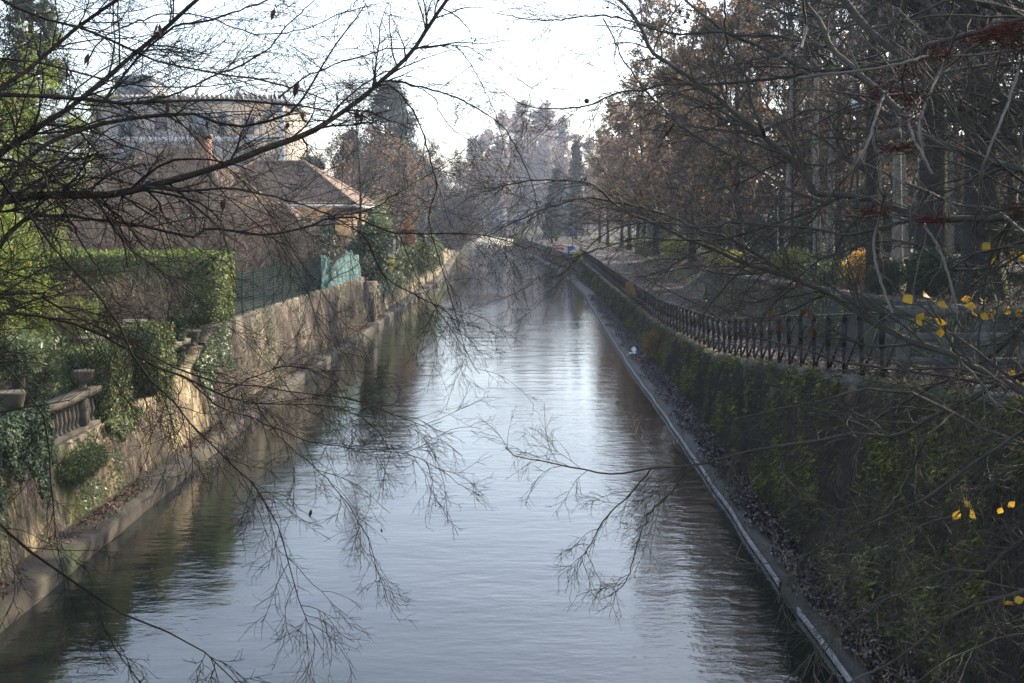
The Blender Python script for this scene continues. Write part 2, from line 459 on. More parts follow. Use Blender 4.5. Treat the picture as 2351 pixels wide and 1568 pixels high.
# ------------------------------------------------------------------ world, sun, camera, haze
SUN = Vector((.80, .60, 0)).normalized()
EL = R(32)
SUNV = Vector((SUN.x * math.cos(EL), SUN.y * math.cos(EL), math.sin(EL)))
w = bpy.data.worlds.new('World'); scene.world = w; w.use_nodes = True
nt = w.node_tree; nt.nodes.clear()
sky = nt.nodes.new('ShaderNodeTexSky'); sky.sky_type = 'NISHITA'; sky.sun_disc = False
sky.sun_elevation = EL; sky.sun_rotation = math.atan2(SUN.x, SUN.y)
sky.air_density = 1.0; sky.dust_density = 1.5; sky.ozone_density = 1.0
bg = nt.nodes.new('ShaderNodeBackground'); bg.inputs['Strength'].default_value = .15
wo = nt.nodes.new('ShaderNodeOutputWorld')
hs = nt.nodes.new('ShaderNodeHueSaturation'); hs.inputs['Saturation'].default_value = .68   # milky winter sky
nt.links.new(sky.outputs[0], hs.inputs['Color']); nt.links.new(hs.outputs[0], bg.inputs['Color']); nt.links.new(bg.outputs[0], wo.inputs['Surface'])
ld = bpy.data.lights.new('sun', 'SUN'); ld.energy = 5.0; ld.angle = R(.5); ld.color = (1, .86, .68)
lo = bpy.data.objects.new('sun', ld); col.objects.link(lo)
lo.rotation_euler = SUNV.to_track_quat('Z', 'Y').to_euler()
lo.location = (40, 20, 60)
cd = bpy.data.cameras.new('camera'); cam = bpy.data.objects.new('camera', cd); col.objects.link(cam)
cam.location = (0, 0, CAMZ); cam.rotation_euler = (R(90), 0, 0)
cd.lens = 40.0; cd.sensor_width = 36; cd.shift_y = -(784 - HY) / 2351; cd.clip_end = 3000; cd.clip_start = .1
cd.dof.use_dof = True; cd.dof.focus_distance = 7.5; cd.dof.aperture_fstop = 9.0
scene.camera = cam
scene.view_settings.view_transform = 'Standard'; scene.view_settings.look = 'None'
scene.view_settings.exposure = 1.72; scene.view_settings.gamma = 1
scene.cycles.use_denoising = True
scene.cycles.max_bounces = 8; scene.cycles.transparent_max_bounces = 8
scene.cycles.diffuse_bounces = 3; scene.cycles.glossy_bounces = 3; scene.cycles.volume_bounces = 1

m, nt, out = new_mat('haze')
pv = nt.nodes.new('ShaderNodeVolumePrincipled')
pv.inputs['Color'].default_value = (.34, .385, .48, 1)
pv.inputs['Density'].default_value = .0011
pv.inputs['Anisotropy'].default_value = .2
nt.links.new(pv.outputs['Volume'], out.inputs['Volume'])
hz = MB().box(-345, 345, -35, 432, -3, 52).build('haze', m)
tag(hz, 'thin bluish winter haze over the canal', 'haze', kind='stuff')

# ------------------------------------------------------------------ setting
ys = np.concatenate([np.arange(-25, 130, 2.5), np.arange(130, 425, 5)])


def yprofile(*brk):
    return np.unique(np.concatenate([ys, brk]))


wt = strip(ys, lambda y: [(XL(y) - .3, 0), ((XL(y) + XR(y)) / 2, 0), (XR(y) + .3, 0)]).build('water', M['water'])
tag(wt, 'calm rippled canal water', 'water', kind='structure')
bed = strip(ys, lambda y: [(XL(y) - 1.2, -1.2), (XR(y) + 1.2, -1.2)]).build('canal_bed', M['soil'])
tag(bed, 'bed of the canal', 'ground', kind='structure')

yl = yprofile(27, 28.2, 30.2, 31.6, 33, 63, 63.6)
gl = strip(yl, lambda y: [(LW(y) - .55, ZL(y) - .35), (LW(y) - .6, ZL(y) - .06)] + [(LW(y) - .6 - d, max(ZL(y) - .1, 1.8) if d < 30 else 2.0) for d in (1, 2.5, 5, 9, 15, 30, 80, 180, 290)]).build('garden_ground', M['soil'])
tag(gl, 'garden ground on the left bank', 'ground', kind='structure')
lawn = MB()
gx, gy = np.meshgrid(np.linspace(-20, -9.4, 30), np.linspace(15, 32, 40))
gz = np.full(gx.shape, 1.80) + .05 * wob(gx, gy)
ii = np.arange(gx.size).reshape(gx.shape)
lawn.add(np.stack([gx, gy, gz], -1).reshape(-1, 3), np.stack([ii[:-1, :-1], ii[:-1, 1:], ii[1:, 1:], ii[1:, :-1]], -1).reshape(-1, 4))
tag(lawn.build('lawn', M['lawn']), 'short lawn of the villa garden', 'ground', kind='structure')

pr = strip(ys, lambda y: [(RW(y) + .40, ZR(y) - .5), (RW(y) + .42, ZR(y) - .02)] + [(RW(y) + .42 + (XT(y) + .1 - RW(y) - .42) * t, ZR(y) - .02 + .02 * math.sin(y + 9 * t)) for t in (.25, .5, .75, 1)]).build('path', M['path'])
tag(pr, 'brown leaf-strewn path behind the iron railing', 'path', kind='structure')


def park_sec(y):
    x0, z0 = XT(y) + .12, ZT(y)
    if y < 63:
        a = [(x0, z0 - .5), (x0 + .05, z0 - .03)]
    else:
        a = [(x0 - .1, ZR(y) - .06), (x0 + 2.2, z0 - .1)]
    bx = a[1][0]
    return a + [(bx + d, z0 + min(d, 8) * .03 + .06 * float(wob(bx + d, y))) for d in (.6, 1.5, 3, 5, 8, 13, 22, 45, 100, 300)]


pk = strip(yprofile(62.9, 63.1), park_sec).build('park_ground', M['lawn'])
tag(pk, 'grassy leaf-strewn park ground on the right bank', 'ground', kind='structure')
# pale park road behind the big trees
rd = strip(np.arange(10, 60, 2.), lambda y: [(17.0, 4.22), (22.5, 4.22)]).build('park_road', M['coping'])
tag(rd, 'pale paved way through the park behind the trunks', 'road', kind='structure')

# ------------------------------------------------------------------ left walls and ledge
def wall_section(foot, top_dx, ztop, y, side, nz=8, amp=.05):
    """side -1: face towards +x (left bank), +1: towards -x"""
    pts = []
    for i in range(nz + 1):
        t = i / nz
        z = -.4 + (ztop + .4) * t
        x = foot + side * top_dx * t + amp * float(wob(z * 1.3, y, z * 2))
        pts.append((x, z))
    xt = foot + side * top_dx
    pts += [(xt + side * .04, ztop + .03), (xt + side * .5, ztop + .02), (xt + side * .5, ztop - .6)]
    return pts


yw = np.arange(-20, 31.6, .35)
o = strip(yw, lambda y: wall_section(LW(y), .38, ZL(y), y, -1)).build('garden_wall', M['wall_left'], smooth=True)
tag(o, 'low old stuccoed canal wall under the balustrade and clipped hedges', 'wall')
yw = np.arange(31.6, 63.3, .35)
o = strip(yw, lambda y: wall_section(LW(y), .38, ZL(y), y, -1, amp=.08)).build('canal_wall', M['wall_tall'], smooth=True)
tag(o, 'taller brown stained canal wall carrying the green mesh fence', 'wall')
yw = np.arange(63.3, 240, 1.2)
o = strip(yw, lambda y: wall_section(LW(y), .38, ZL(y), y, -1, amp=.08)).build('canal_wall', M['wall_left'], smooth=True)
tag(o, 'far overgrown stretch of left canal wall beyond the ivy bush', 'wall')
# buttress where the tall wall ends
o = MB().box(float(LW(62)) - .5, float(LW(62)) + .25, 61.8, 63.2, -.3, 2.5).build('buttress', M['wall_tall'])
tag(o, 'dark brick buttress at the end of the tall canal wall', 'buttress')

yw = np.arange(-20, 240, .6)
lg = strip(yw, lambda y: [(XL(y) + .03 * float(wob(y, 3)), -.5), (XL(y) + .03 * float(wob(y, 3)), .25 + .03 * float(wob(0, y))), (XL(y) - .06, .32 + .03 * float(wob(0, y))), (LW(y) - .1, .35)])
o = lg.build('stone_ledge', M['ledge_left'])
tag(o, 'narrow stone ledge along the foot of the left canal wall', 'ledge')

# right ledge with an edge strip painted pale for the sky's glint
yw = np.arange(-20, 240, .6)
rl = thing('stone_ledge', 'wet dark concrete ledge along the foot of the mossy right wall', 'ledge', (float(XR(20)), 20, 0))


def xe(y):
    return float(XR(y)) + .03 * float(wob(y * .3, 2)) + .012 * math.sin(y * 1.7)


strip(yw, lambda y: [(xe(y), -.5), (xe(y), .09), (XR(y) + .4, .10), (RW(y) + .1, .16)]).build('slab', M['ledge_right'], rl)
e1 = strip(yw[yw < 17.6], lambda y: [(xe(y) - .016, .02), (xe(y) - .016, .115), (xe(y) + .014, .12), (xe(y) + .018, .09)])
e1.build('edge_glint', M['edge'], rl)
e1 = strip(yw[(yw > 18.2) & (yw < 80)], lambda y: [(xe(y) - .016, .02), (xe(y) - .016, .115), (xe(y) + .014, .12), (xe(y) + .018, .09)])
e1.build('edge_glint', M['edge'], rl)

# ------------------------------------------------------------------ right wall
yw = np.arange(-20, 240, .4)
rw_ = thing('retaining_wall', 'tall dark mossy retaining wall of the right bank', 'wall', (float(RW(20)), 20, 0))


def rsec(y):
    pts = []
    zt = float(ZR(y))
    for i in range(11):
        t = i / 10
        z = -.3 + (zt - .1 + .3) * t
        pts.append((RW(y) + .35 * t + .15 * float(wob(z * 1.6, y * 1.3, z * 2.1)), z))
    pts.append((RW(y) + .45, zt - .1))
    return pts


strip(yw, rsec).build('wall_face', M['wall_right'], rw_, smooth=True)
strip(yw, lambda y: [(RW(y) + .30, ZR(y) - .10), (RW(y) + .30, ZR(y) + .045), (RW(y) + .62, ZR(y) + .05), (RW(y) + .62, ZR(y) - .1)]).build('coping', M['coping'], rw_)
MB().box(float(RW(23.3)) + .10, float(RW(23.3)) + .30, 23.3, 23.38, 2.30, 2.52).build('drain_plate', M['concrete'], rw_)
# grass and moss hanging over the coping
N = 15000
yy = 12 + 75 * rng.random(N) ** 1.5
kp = np.sin(yy * 1.3) + np.sin(yy * 3.7 + 1) + rng.normal(size=N) * .5 > .3
yy = yy[kp]
pos = np.stack([RW(yy) + .28 + rng.random(len(yy)) ** 2 * .3, yy, ZR(yy) + .03 * rng.random(len(yy))], 1)
o = MB().leaves(pos, .10, .03, d=(-.8, 0, -.1), spread=.6).build('coping_moss', M['leaf_moss'])
tag(o, 'grass and moss growing over the edge of the right wall coping', 'moss', kind='stuff')

# moss tufts and hanging plants on that wall
N = 150000
yy = 11 + 100 * rng.random(N) ** 1.9
tz = rng.random(N)
cl = np.sin(yy * 1.9 + tz * 3) + np.sin(yy * .83 + 2) * 1.1 + np.sin(yy * 4.7 - tz * 5) * .7
keep = cl + rng.normal(size=N) * .6 > -.15
yy, tz = yy[keep], tz[keep]
zt = ZR(yy)
zz = .1 + (zt - .15) * tz
xx = RW(yy) + .35 * tz - .03 + .09 * wob(zz * 1.1, yy, zz * 1.6)
pos = np.stack([xx, yy, zz], 1)
mo = MB().leaves(pos, .11, .04, d=(-.7, -.1, -.7), spread=.5)
o = mo.build('wall_moss', M['leaf_moss'])
tag(o, 'green moss tufts hanging on the dark right wall', 'moss', kind='stuff')
N = 26000
yy = 11 + 95 * rng.random(N) ** 1.8
tz = rng.random(N)
zz = .1 + (ZR(yy) - .1) * tz
pos = np.stack([RW(yy) + .35 * tz - .02, yy, zz], 1)
Pc = np.stack([pos, pos + np.stack([-.05 - .08 * rng.random(N), rng.normal(size=N) * .06, -.08 - .15 * rng.random(N)], 1), pos + np.stack([-.06 - .1 * rng.random(N), rng.normal(size=N) * .1, -.25 - .3 * rng.random(N)], 1)], 1)
o = MB().tubes(Pc, np.tile([.004, .004, .002], (N, 1)), 3).build('wall_roots', M['twig_park'])
tag(o, 'dry brown stems and rootlets hanging down the dark right wall', 'dry stems', kind='stuff')

# dry creeper stems and weeds on the left walls
N = 9000
yy = 12 + 56 * rng.random(N) ** 1.2
tz = rng.random(N)
kp = np.sin(yy * .8) + np.sin(yy * 2.9 + tz * 2) + rng.normal(size=N) * .7 > .2
yy, tz = yy[kp], tz[kp]; n_ = len(yy)
pos = np.stack([LW(yy) - .38 * tz + .05, yy, .5 + (ZL(yy) - .45) * tz], 1)
Pc = np.stack([pos, pos + np.stack([.03 + .07 * rng.random(n_), rng.normal(size=n_) * .06, -.08 - .15 * rng.random(n_)], 1), pos + np.stack([.03 + .08 * rng.random(n_), rng.normal(size=n_) * .1, -.25 - .3 * rng.random(n_)], 1)], 1)
o = MB().tubes(Pc, np.tile([.006, .005, .003], (n_, 1)), 3).build('wall_creeper', M['twig_grey'])
tag(o, 'dry leafless creeper stems clinging to the left canal walls', 'dry stems', kind='stuff')
N = 26000
yy = 12 + 56 * rng.random(N) ** 1.2
tz = rng.random(N)
kp = np.sin(yy * 1.15 + 1) + np.sin(yy * 3.3 - tz * 3) + .8 * np.sin(yy * .37) + rng.normal(size=N) * .5 > 1.0
yy, tz = yy[kp], tz[kp]
pos = np.stack([LW(yy) - .38 * tz + .03, yy, .48 + (ZL(yy) - .43) * tz ** .8], 1)
o = MB().leaves(pos, .075, .04, d=(.6, 0, -.6), spread=.6).build('wall_weeds', M['leaf_low'])
tag(o, 'small weeds and moss on the left canal walls', 'weeds', kind='stuff')

# leaf litter
N = 30000
yy = 11 + 75 * rng.random(N) ** 1.9
wd = WR(yy)
tt = rng.random(N) ** .7
edge = .20 + .13 * np.sin(yy * 1.3) + .1 * np.sin(yy * 3.1)
xx = XR(yy) + wd * (edge + (1.05 - edge) * tt)
zz = .15 + .12 * tt * rng.random(N) ** 2 + .02 * rng.random(N)
o = MB().leaves(np.stack([xx, yy, zz], 1), .075, .05, d=(0, 0, .15), spread=.6, nrm=(0, 0, 1.2)).build('fallen_leaves', M['leaf_litter'])
tag(o, 'wet purple-brown fallen leaves along the right ledge', 'leaves', kind='stuff')
N = 9000
yy = 12 + 60 * rng.random(N) ** 1.6
tt = rng.random(N)
keep = np.sin(yy * .9) + rng.normal(size=N) * .5 > 0
yy, tt = yy[keep], tt[keep]
o = MB().leaves(np.stack([LW(yy) + .05 + .42 * tt ** 1.6, yy, np.full(len(yy), .375)], 1), .07, .045, d=(0, 0, .2), spread=.6, nrm=(0, 0, 1.2)).build('fallen_leaves', M['litter_dry'])
tag(o, 'dry brown fallen leaves on the left ledge', 'leaves', kind='stuff')
N = 9000
yy = 14 + 100 * rng.random(N) ** 1.5
tt = rng.random(N)
xx = RW(yy) + .35 + (XT(yy) - RW(yy) - .4) * tt ** 1.4
o = MB().leaves(np.stack([xx, yy, ZR(yy) + .01 + .05 * (tt < .1)], 1), .09, .06, d=(0, 0, .2), spread=.6, nrm=(0, 0, 1.2)).build('fallen_leaves', M['litter_dry'])
tag(o, 'dry fallen leaves strewn over the path', 'leaves', kind='stuff')
N = 26000
yy = 20 + 100 * rng.random(N) ** 1.4
xx = XT(yy) + .3 + 9 * rng.random(N) ** 1.5 + (yy > 63) * 2
zz = ZT(yy) + np.minimum(xx - XT(yy), 8) * .03 + .05
o = MB().leaves(np.stack([xx, yy, zz], 1), .10, .06, d=(0, 0, .3), spread=.6, nrm=(0, 0, 1)).build('fallen_leaves', M['litter_dry'])
tag(o, 'golden fallen leaves on the park ground under the trees', 'leaves', kind='stuff')

# ------------------------------------------------------------------ iron railing, right bank
rail = thing('iron_railing', 'dark iron railing with leaning struts along the top of the right wall', 'railing', (float(RW(30)) + .45, 30, float(ZR(30))))
pp = []
for i in range(97):
    y = 17.2 + i * 1.0
    x, z = float(RW(y)) + .46, float(ZR(y)) + .04
    b_ = MB()
    # tapering upright: broad at the top, narrow at the foot
    h = 1.02
    for (z0, z1, w0, w1) in ((0, .45, .018, .036), (.45, .9, .036, .054), (.9, h, .054, .012)):
        v = [(x + sx * ww, y + sy * .02, z + zz_) for zz_, ww in ((z0, w0), (z1, w1)) for sx, sy in ((-1, -1), (1, -1), (1, 1), (-1, 1))]
        b_.add(v, [(3, 2, 1, 0), (4, 5, 6, 7), (0, 1, 5, 4), (1, 2, 6, 5), (2, 3, 7, 6), (3, 0, 4, 7)])
    jx = rng.normal() * .012; h = 1.02
    b_.v = [q + np.c_[(q[:, 2:3] - z) * jx, (q[:, 2:3] - z) * rng.normal() * .012, np.zeros((len(q), 1))] for q in b_.v]
    b_.bar((x + .02, y + .03, z + .02), (x + .36, y + .16, z + .80), .05, .04)
    b_.bar((x - .09, y, z - .02), (x + .12, y, z - .02), .1, .05)
    b_.build('post', M['steel'], rail)
    pp.append((x, y, z))
pp = np.array(pp)
for hz_, rr_ in ((1.0, .022), (.30, .012)):
    q = pp.copy(); q[:, 2] += hz_; q[:, 0] += .02
    MB().tubes(q, np.full(len(q), rr_), 6).build('rail', M['steel'], rail)

# terrace wall
yw = np.arange(-10, 62.6, .6)
tw = thing('terrace_wall', 'grey ivy-speckled terrace wall beside the path with a pale coping', 'wall', (10.5, 35, float(ZR(35))))
strip(yw, lambda y: [(XT(y) + .06 * float(wob(z, y, z)), z) for z in np.linspace(float(ZR(y)) - .3, float(ZT(y)) - .1, 7)]).build('wall_face', M['wall_terrace'], tw)
strip(yw, lambda y: [(XT(y) - .09, ZT(y) - .1), (XT(y) - .09, ZT(y) + .06), (XT(y) + .35, ZT(y) + .06), (XT(y) + .35, ZT(y) - .1)]).build('coping', M['coping'], tw)
N = 9000
yy = rng.uniform(16, 62, N); t = rng.random(N) ** .7
k_ = np.sin(yy * .7) + np.sin(yy * 2.1 + t * 3) + rng.normal(size=N) * .6 > .3
yy, t = yy[k_], t[k_]
pos = np.stack([XT(yy) - .05, yy, ZR(yy) + (ZT(yy) - ZR(yy)) * t], 1)
o = MB().leaves(pos, .1, .07, d=(-.3, 0, -.8), spread=.5, nrm=(-1, 0, .3)).build('wall_ivy', M['leaf_ivy'])
tag(o, 'ivy patches creeping on the grey terrace wall', 'ivy', kind='stuff')

# concrete post-and-rail fence crossing near the bridge
cf = thing('concrete_fence', 'weathered concrete post and rail fence at the right edge behind the branches', 'fence', (7.5, 18.5, 3.3))
fx = [6.35, 7.0, 7.65, 8.4, 9.2, 10.1]
for x in fx:
    MB().box(x - .08, x + .08, 18.4, 18.6, 3.2, 4.42).build('post', M['concrete'], cf)
for z0, z1 in ((3.62, 3.72), (4.0, 4.12), (4.42, 4.56)):
    MB().box(6.1, 10.4, 18.44 if z1 < 4.4 else 18.36, 18.56 if z1 < 4.4 else 18.64, z0, z1).build('rail', M['concrete'], cf)

# ------------------------------------------------------------------ balustrades
BAL = [(.055, 0), (.055, .05), (.03, .07), (.045, .16), (.062, .24), (.045, .33), (.028, .42), (.026, .47), (.045, .50), (.055, .52), (.055, .57)]


def balustrade(y0, y1, z0, label):
    yc = (y0 + y1) / 2
    t = thing('balustrade', label, 'balustrade', (float(LW(yc)) - .55, yc, z0))
    sec = lambda y, a, b, c, d: [(LW(y) - .60 - a, z0 + c), (LW(y) - .60 - a, z0 + d), (LW(y) - .60 + b, z0 + d), (LW(y) - .60 + b, z0 + c), (LW(y) - .60 - a, z0 + c)]
    yy = np.linspace(y0, y1, 12)
    strip(yy, lambda y: sec(y, .13, .15, 0, .12)).build('plinth', M['stone_old'], t)
    strip(yy, lambda y: sec(y, .17, .17, .69, .82)).build('handrail', M['stone_old'], t)
    n = int((y1 - y0) / .21)
    for i in range(n):
        y = y0 + (i + .5) * (y1 - y0) / n
        x = float(LW(y)) - .60
        if i % 14 == 13:
            MB().box(x - .13, x + .13, y - .11, y + .11, z0 + .12, z0 + .69).build('pier', M['stone_old'], t)
            continue
        MB().lathe((x, y, z0 + .12), BAL, 10).build('baluster', M['stone_old'], t, smooth=True)
    return t


balustrade(14.0, 23.5, 1.72, 'weathered stone balustrade nearest the camera on the left wall')
balustrade(28.4, 30.3, 1.98, 'short sunlit run of stone balustrade between the clipped hedges and the ivy wall')

URN = [(.0, 0), (.15, 0), (.15, .04), (.06, .09), (.055, .14), (.16, .22), (.22, .32), (.235, .42), (.26, .46), (.26, .49), (.20, .49), (.0, .44)]


def urn(x, y, z, s, label, ped=0, seg=14):
    t = thing('garden_urn', label, 'urn', (x, y, z), 'stone urns of the villa garden')
    if ped:
        MB().box(x - .2, x + .2, y - .2, y + .2, z, z + ped).build('pedestal', M['stone_old'], t)
    MB().lathe((x, y, z + ped), [(r * s, h * s) for r, h in URN], seg).build('bowl', M['stone_old'], t, smooth=True)
    return t


urn(-8.62, 19.6, 2.54, .95, 'stone urn on the balustrade at the far left edge')
urn(-8.62, 22.9, 2.54, .8, 'low dark stone urn on the balustrade just before the clipped hedge')
urn(-9.5, 25.6, 1.8, 1.25, 'stone urn on a pedestal rising behind the nearer clipped hedge', .9)
urn(-9.35, 27.9, 1.8, 1.5, 'wide round stone planter above the two clipped hedges', .95)
urn(-8.75, 31.2, 2.5, .85, 'small flat-rimmed stone urn beside the ivy-draped wall')
# mossy cushion in two of them is left to the plants
t = thing('topiary', 'dark round-headed ivy figure in front of the tall laurel hedge', 'topiary', (-8.75, 29.6, 2.0))
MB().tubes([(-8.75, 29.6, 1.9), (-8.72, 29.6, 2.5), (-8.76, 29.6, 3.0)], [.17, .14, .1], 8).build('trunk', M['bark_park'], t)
a = rng.normal(size=(2600, 3)); a /= np.linalg.norm(a, axis=1, keepdims=True)
p1 = np.array([-8.72, 29.6, 3.28]) + a * np.array([.23, .22, .21]) * rng.uniform(.8, 1.08, (2600, 1))
p2 = np.array([-8.75, 29.6, 2.62]) + a * np.array([.2, .2, .52]) * rng.uniform(.85, 1.1, (2600, 1))
MB().leaves(np.concatenate([p1, p2]), .07, .045, d=(0, 0, -.6), spread=.7).build('foliage', M['leaf_dark'], t)


# ------------------------------------------------------------------ hedges and shrubs
def box_surface(x0, x1, y0, y1, z0, z1, N, jit=.05, faces='+x-x+y-y+z'):
    A = {'+x': (y1 - y0) * (z1 - z0), '-x': (y1 - y0) * (z1 - z0), '+y': (x1 - x0) * (z1 - z0), '-y': (x1 - x0) * (z1 - z0), '+z': (x1 - x0) * (y1 - y0)}
    fs = [faces[i:i + 2] for i in range(0, len(faces), 2)]
    tot = sum(A[f] for f in fs)
    P_, Nn = [], []
    for f in fs:
        n = int(N * A[f] / tot)
        u = rng.random((n, 3)) * [x1 - x0, y1 - y0, z1 - z0] + [x0, y0, z0]
        ax = 'xyz'.index(f[1]); u[:, ax] = [x0, y0, z0][ax] if f[0] == '-' else [x1, y1, z1][ax]
        nn = np.zeros((n, 3)); nn[:, ax] = 1 if f[0] == '+' else -1
        u += nn * (jit * (wob(u[:, 0] * 2, u[:, 1] * 2, u[:, 2] * 2)[:, None] + rng.normal(size=(n, 1)) * .6))
        P_.append(u); Nn.append(nn)
    return np.concatenate(P_), np.concatenate(Nn)


def hedge(x0, x1, y0, y1, z0, z1, N, label, mat, L=.085, W=.05, jit=.06, name='hedge'):
    t = thing(name, label, 'hedge', ((x0 + x1) / 2, (y0 + y1) / 2, z0))
    e = .10
    MB().box(x0 + e, x1 - e, y0 + e, y1 - e, z0, z1 - e).build('inner_branches', M['hedge_core'], t)
    p, n = box_surface(x0, x1, y0, y1, z0, z1, N, jit)
    MB().leaves(p, L, W, d=np.array([0, 0, -.5]) + n * .35, spread=.55, nrm=n).build('foliage', mat, t)
    return t


hedge(-22, -8.62, 33.2, 35.2, 1.9, 4.95, 34000, 'tall bright green laurel hedge cut square, its end sunlit beside the mesh fence', M['leaf_hedge'], .10, .06)
hedge(-9.75, -8.42, 27.0, 28.3, 1.65, 3.38, 9000, 'middle clipped ivy hedge block with a dark shaded front', M['leaf_ivy'], .07, .05)
hedge(-9.35, -8.40, 23.6, 25.0, 1.55, 3.22, 9000, 'nearest clipped ivy hedge block hanging over the canal wall', M['leaf_ivy'], .07, .05)
# ivy hanging over walls
def wall_ivy(y0, y1, zt0, drop, N, label, mat, L=.08):
    yy = rng.uniform(y0, y1, N); t = rng.random(N) ** 1.3
    top = zt0(yy) + .06
    zz = top - drop * t * (.6 + .4 * np.sin(yy * 2.3) * np.sin(yy * 5.1 + 1))
    bulge = .06 + .12 * rng.random(N)
    p = np.stack([LW(yy) - .38 * zz / np.maximum(ZL(yy), 1) + bulge, yy, zz], 1)
    o = MB().leaves(p, L, L * .65, d=(.2, 0, -.7), spread=.5, nrm=(1, -.2, .4)).build('ivy', mat)
    return tag(o, label, 'ivy', kind='stuff')


wall_ivy(30.3, 33.6, lambda y: ZL(y), 1.5, 7000, 'pale sunlit ivy covering the wall between balustrade and mesh fence', M['leaf_low'], .09)
wall_ivy(23.4, 25.4, lambda y: ZL(y), .5, 2500, 'ivy trailing below the nearest clipped hedge', M['leaf_ivy'])
wall_ivy(17.2, 20.6, lambda y: ZL(y) + .9, 1.7, 9000, 'dark bluish ivy draped over the balustrade at the left edge', M['leaf_dark'])
wall_ivy(11, 17.4, lambda y: ZL(y) + .5, 1.9, 9000, 'dark ivy hanging down the shaded wall in the lower left corner', M['leaf_ivy'])
wall_ivy(66, 118, lambda y: ZL(y) + .3, 1.3, 16000, 'straggly ivy hanging over the far left wall', M['leaf_low'], .14)
# tuft on the wall below the balusters
N = 5000
a = rng.normal(size=(N, 3)); a /= np.linalg.norm(a, axis=1, keepdims=True)
p = np.array([-8.15, 21.6, 1.35]) + a * [.32, 1.0, .30] * rng.random((N, 1)) ** .4
Pc, Rc = None, None
t = thing('wall_shrub', 'green rosemary-like tuft growing out of the wall under the balusters', 'shrub', (-8.2, 21.6, 1.1))
MB().leaves(p, .10, .022, d=(.4, 0, -.3), spread=.8).build('foliage', M['leaf_ivy'], t)
MB().tubes([(-8.4, 21.6, 1.3), (-8.2, 21.6, 1.35), (-8.0, 21.5, 1.2)], [.02, .015, .008], 5).build('stem', M['bark_park'], t)


def shrub(name, label, cat, c, rad, N, mat, L, W, group=None, d=(0, 0, -.2), clumps=60, stems=9, stemmat='bark_park', core=True, z0=None, spread=.9):
    """rounded shrub: stems from the ground and leaf clumps through its volume"""
    c = np.array(c, float); rad = np.array(rad, float)
    zb = c[2] - rad[2] if z0 is None else z0
    t = thing(name, label, cat, (c[0], c[1], zb), group)
    a = rng.normal(size=(clumps, 3)); a /= np.linalg.norm(a, axis=1, keepdims=True)
    cc = c + a * rad * (rng.random((clumps, 1)) ** .45) * .82
    wgt = rng.integers(0, clumps, N)
    g = rng.normal(size=(N, 3)); g /= np.linalg.norm(g, axis=1, keepdims=True)
    cr = rng.uniform(.22, .42, clumps)[wgt][:, None]
    p = cc[wgt] + g * rad * cr * rng.random((N, 1)) ** .4
    p[:, 2] = np.maximum(p[:, 2], zb + .02)
    MB().leaves(p, L, W, d=d, spread=spread).build('foliage', mat, t)
    base = np.array([c[0], c[1], zb])
    S_, Q_ = [], []
    for i in range(stems):
        e = cc[i % clumps]
        mid = (base + e) / 2 + rng.normal(size=3) * rad * .12
        b0 = base + [rng.normal() * rad[0] * .2, rng.normal() * rad[1] * .2, 0]
        S_.append([b0, (b0 + mid) / 2, mid, e]); Q_.append(np.array([1, .8, .6, .3]) * max(.008, rad.min() * .03))
    MB().tubes(S_, Q_, 5).build('stems', M[stemmat], t)
    return t


def twig_shrub(name, label, cat, base, h, spread, m, mat, group=None, lv=3, up=.10, r=.03, leaf=None, nl=0, L=.1, fan=None, kid=8):
    """bare shrub: many thin stems fanning from the ground"""
    t = thing(name, label, cat, tuple(base), group)
    base = np.array(base, float)
    n = m
    ang = rng.uniform(0, 2 * np.pi, n); tilt = rng.random(n) ** .6 * spread
    k = 7
    D = np.stack([np.cos(ang) * np.sin(tilt), np.sin(ang) * np.sin(tilt), np.cos(tilt)], 1)
    p = base + np.stack([rng.normal(size=n) * h * .08, rng.normal(size=n) * h * .08, np.zeros(n)], 1)
    if fan is not None:
        p = p + (rng.random((n, 3)) - .5) * np.array([fan[0], fan[1], 0])
    pts = [p]; Ls = h * rng.uniform(.6, 1.1, n)
    for j in range(k - 1):
        p = p + D * (Ls / (k - 1))[:, None]
        pts.append(p)
        D = D + rng.normal(size=D.shape) * .13; D[:, 2] += up * (1 if up > 0 else j / 2)
        D /= np.linalg.norm(D, axis=1, keepdims=True)
    P0 = np.stack(pts, 1); R0 = r * np.linspace(1, .3, k)[None] * rng.uniform(.6, 1.2, (n, 1))
    mb = MB().tubes(P0, R0, 5)
    P1, R1 = sprout(P0, R0, kid, h * .38, .5, 5, .25, 1, up=up * .5, wig=.14, rr=.55, rmin=.006)
    mb.tubes(P1, R1, 3)
    P2, R2 = sprout(P1, R1, 6, h * .18, .6, 4, .1, 1, up=up * .4, wig=.16, rr=.6, rmin=.005 if h < 4 else .008)
    mb.tubes(P2, R2, 3)
    mb.build('branches', mat, t)
    if leaf is not None:
        q = along(P2, max(1, nl // len(P2)), .05)[:nl]
        MB().leaves(q, L, L * .5, d=(0, 0, -.5), spread=.8).build('foliage', leaf, t)
    return t


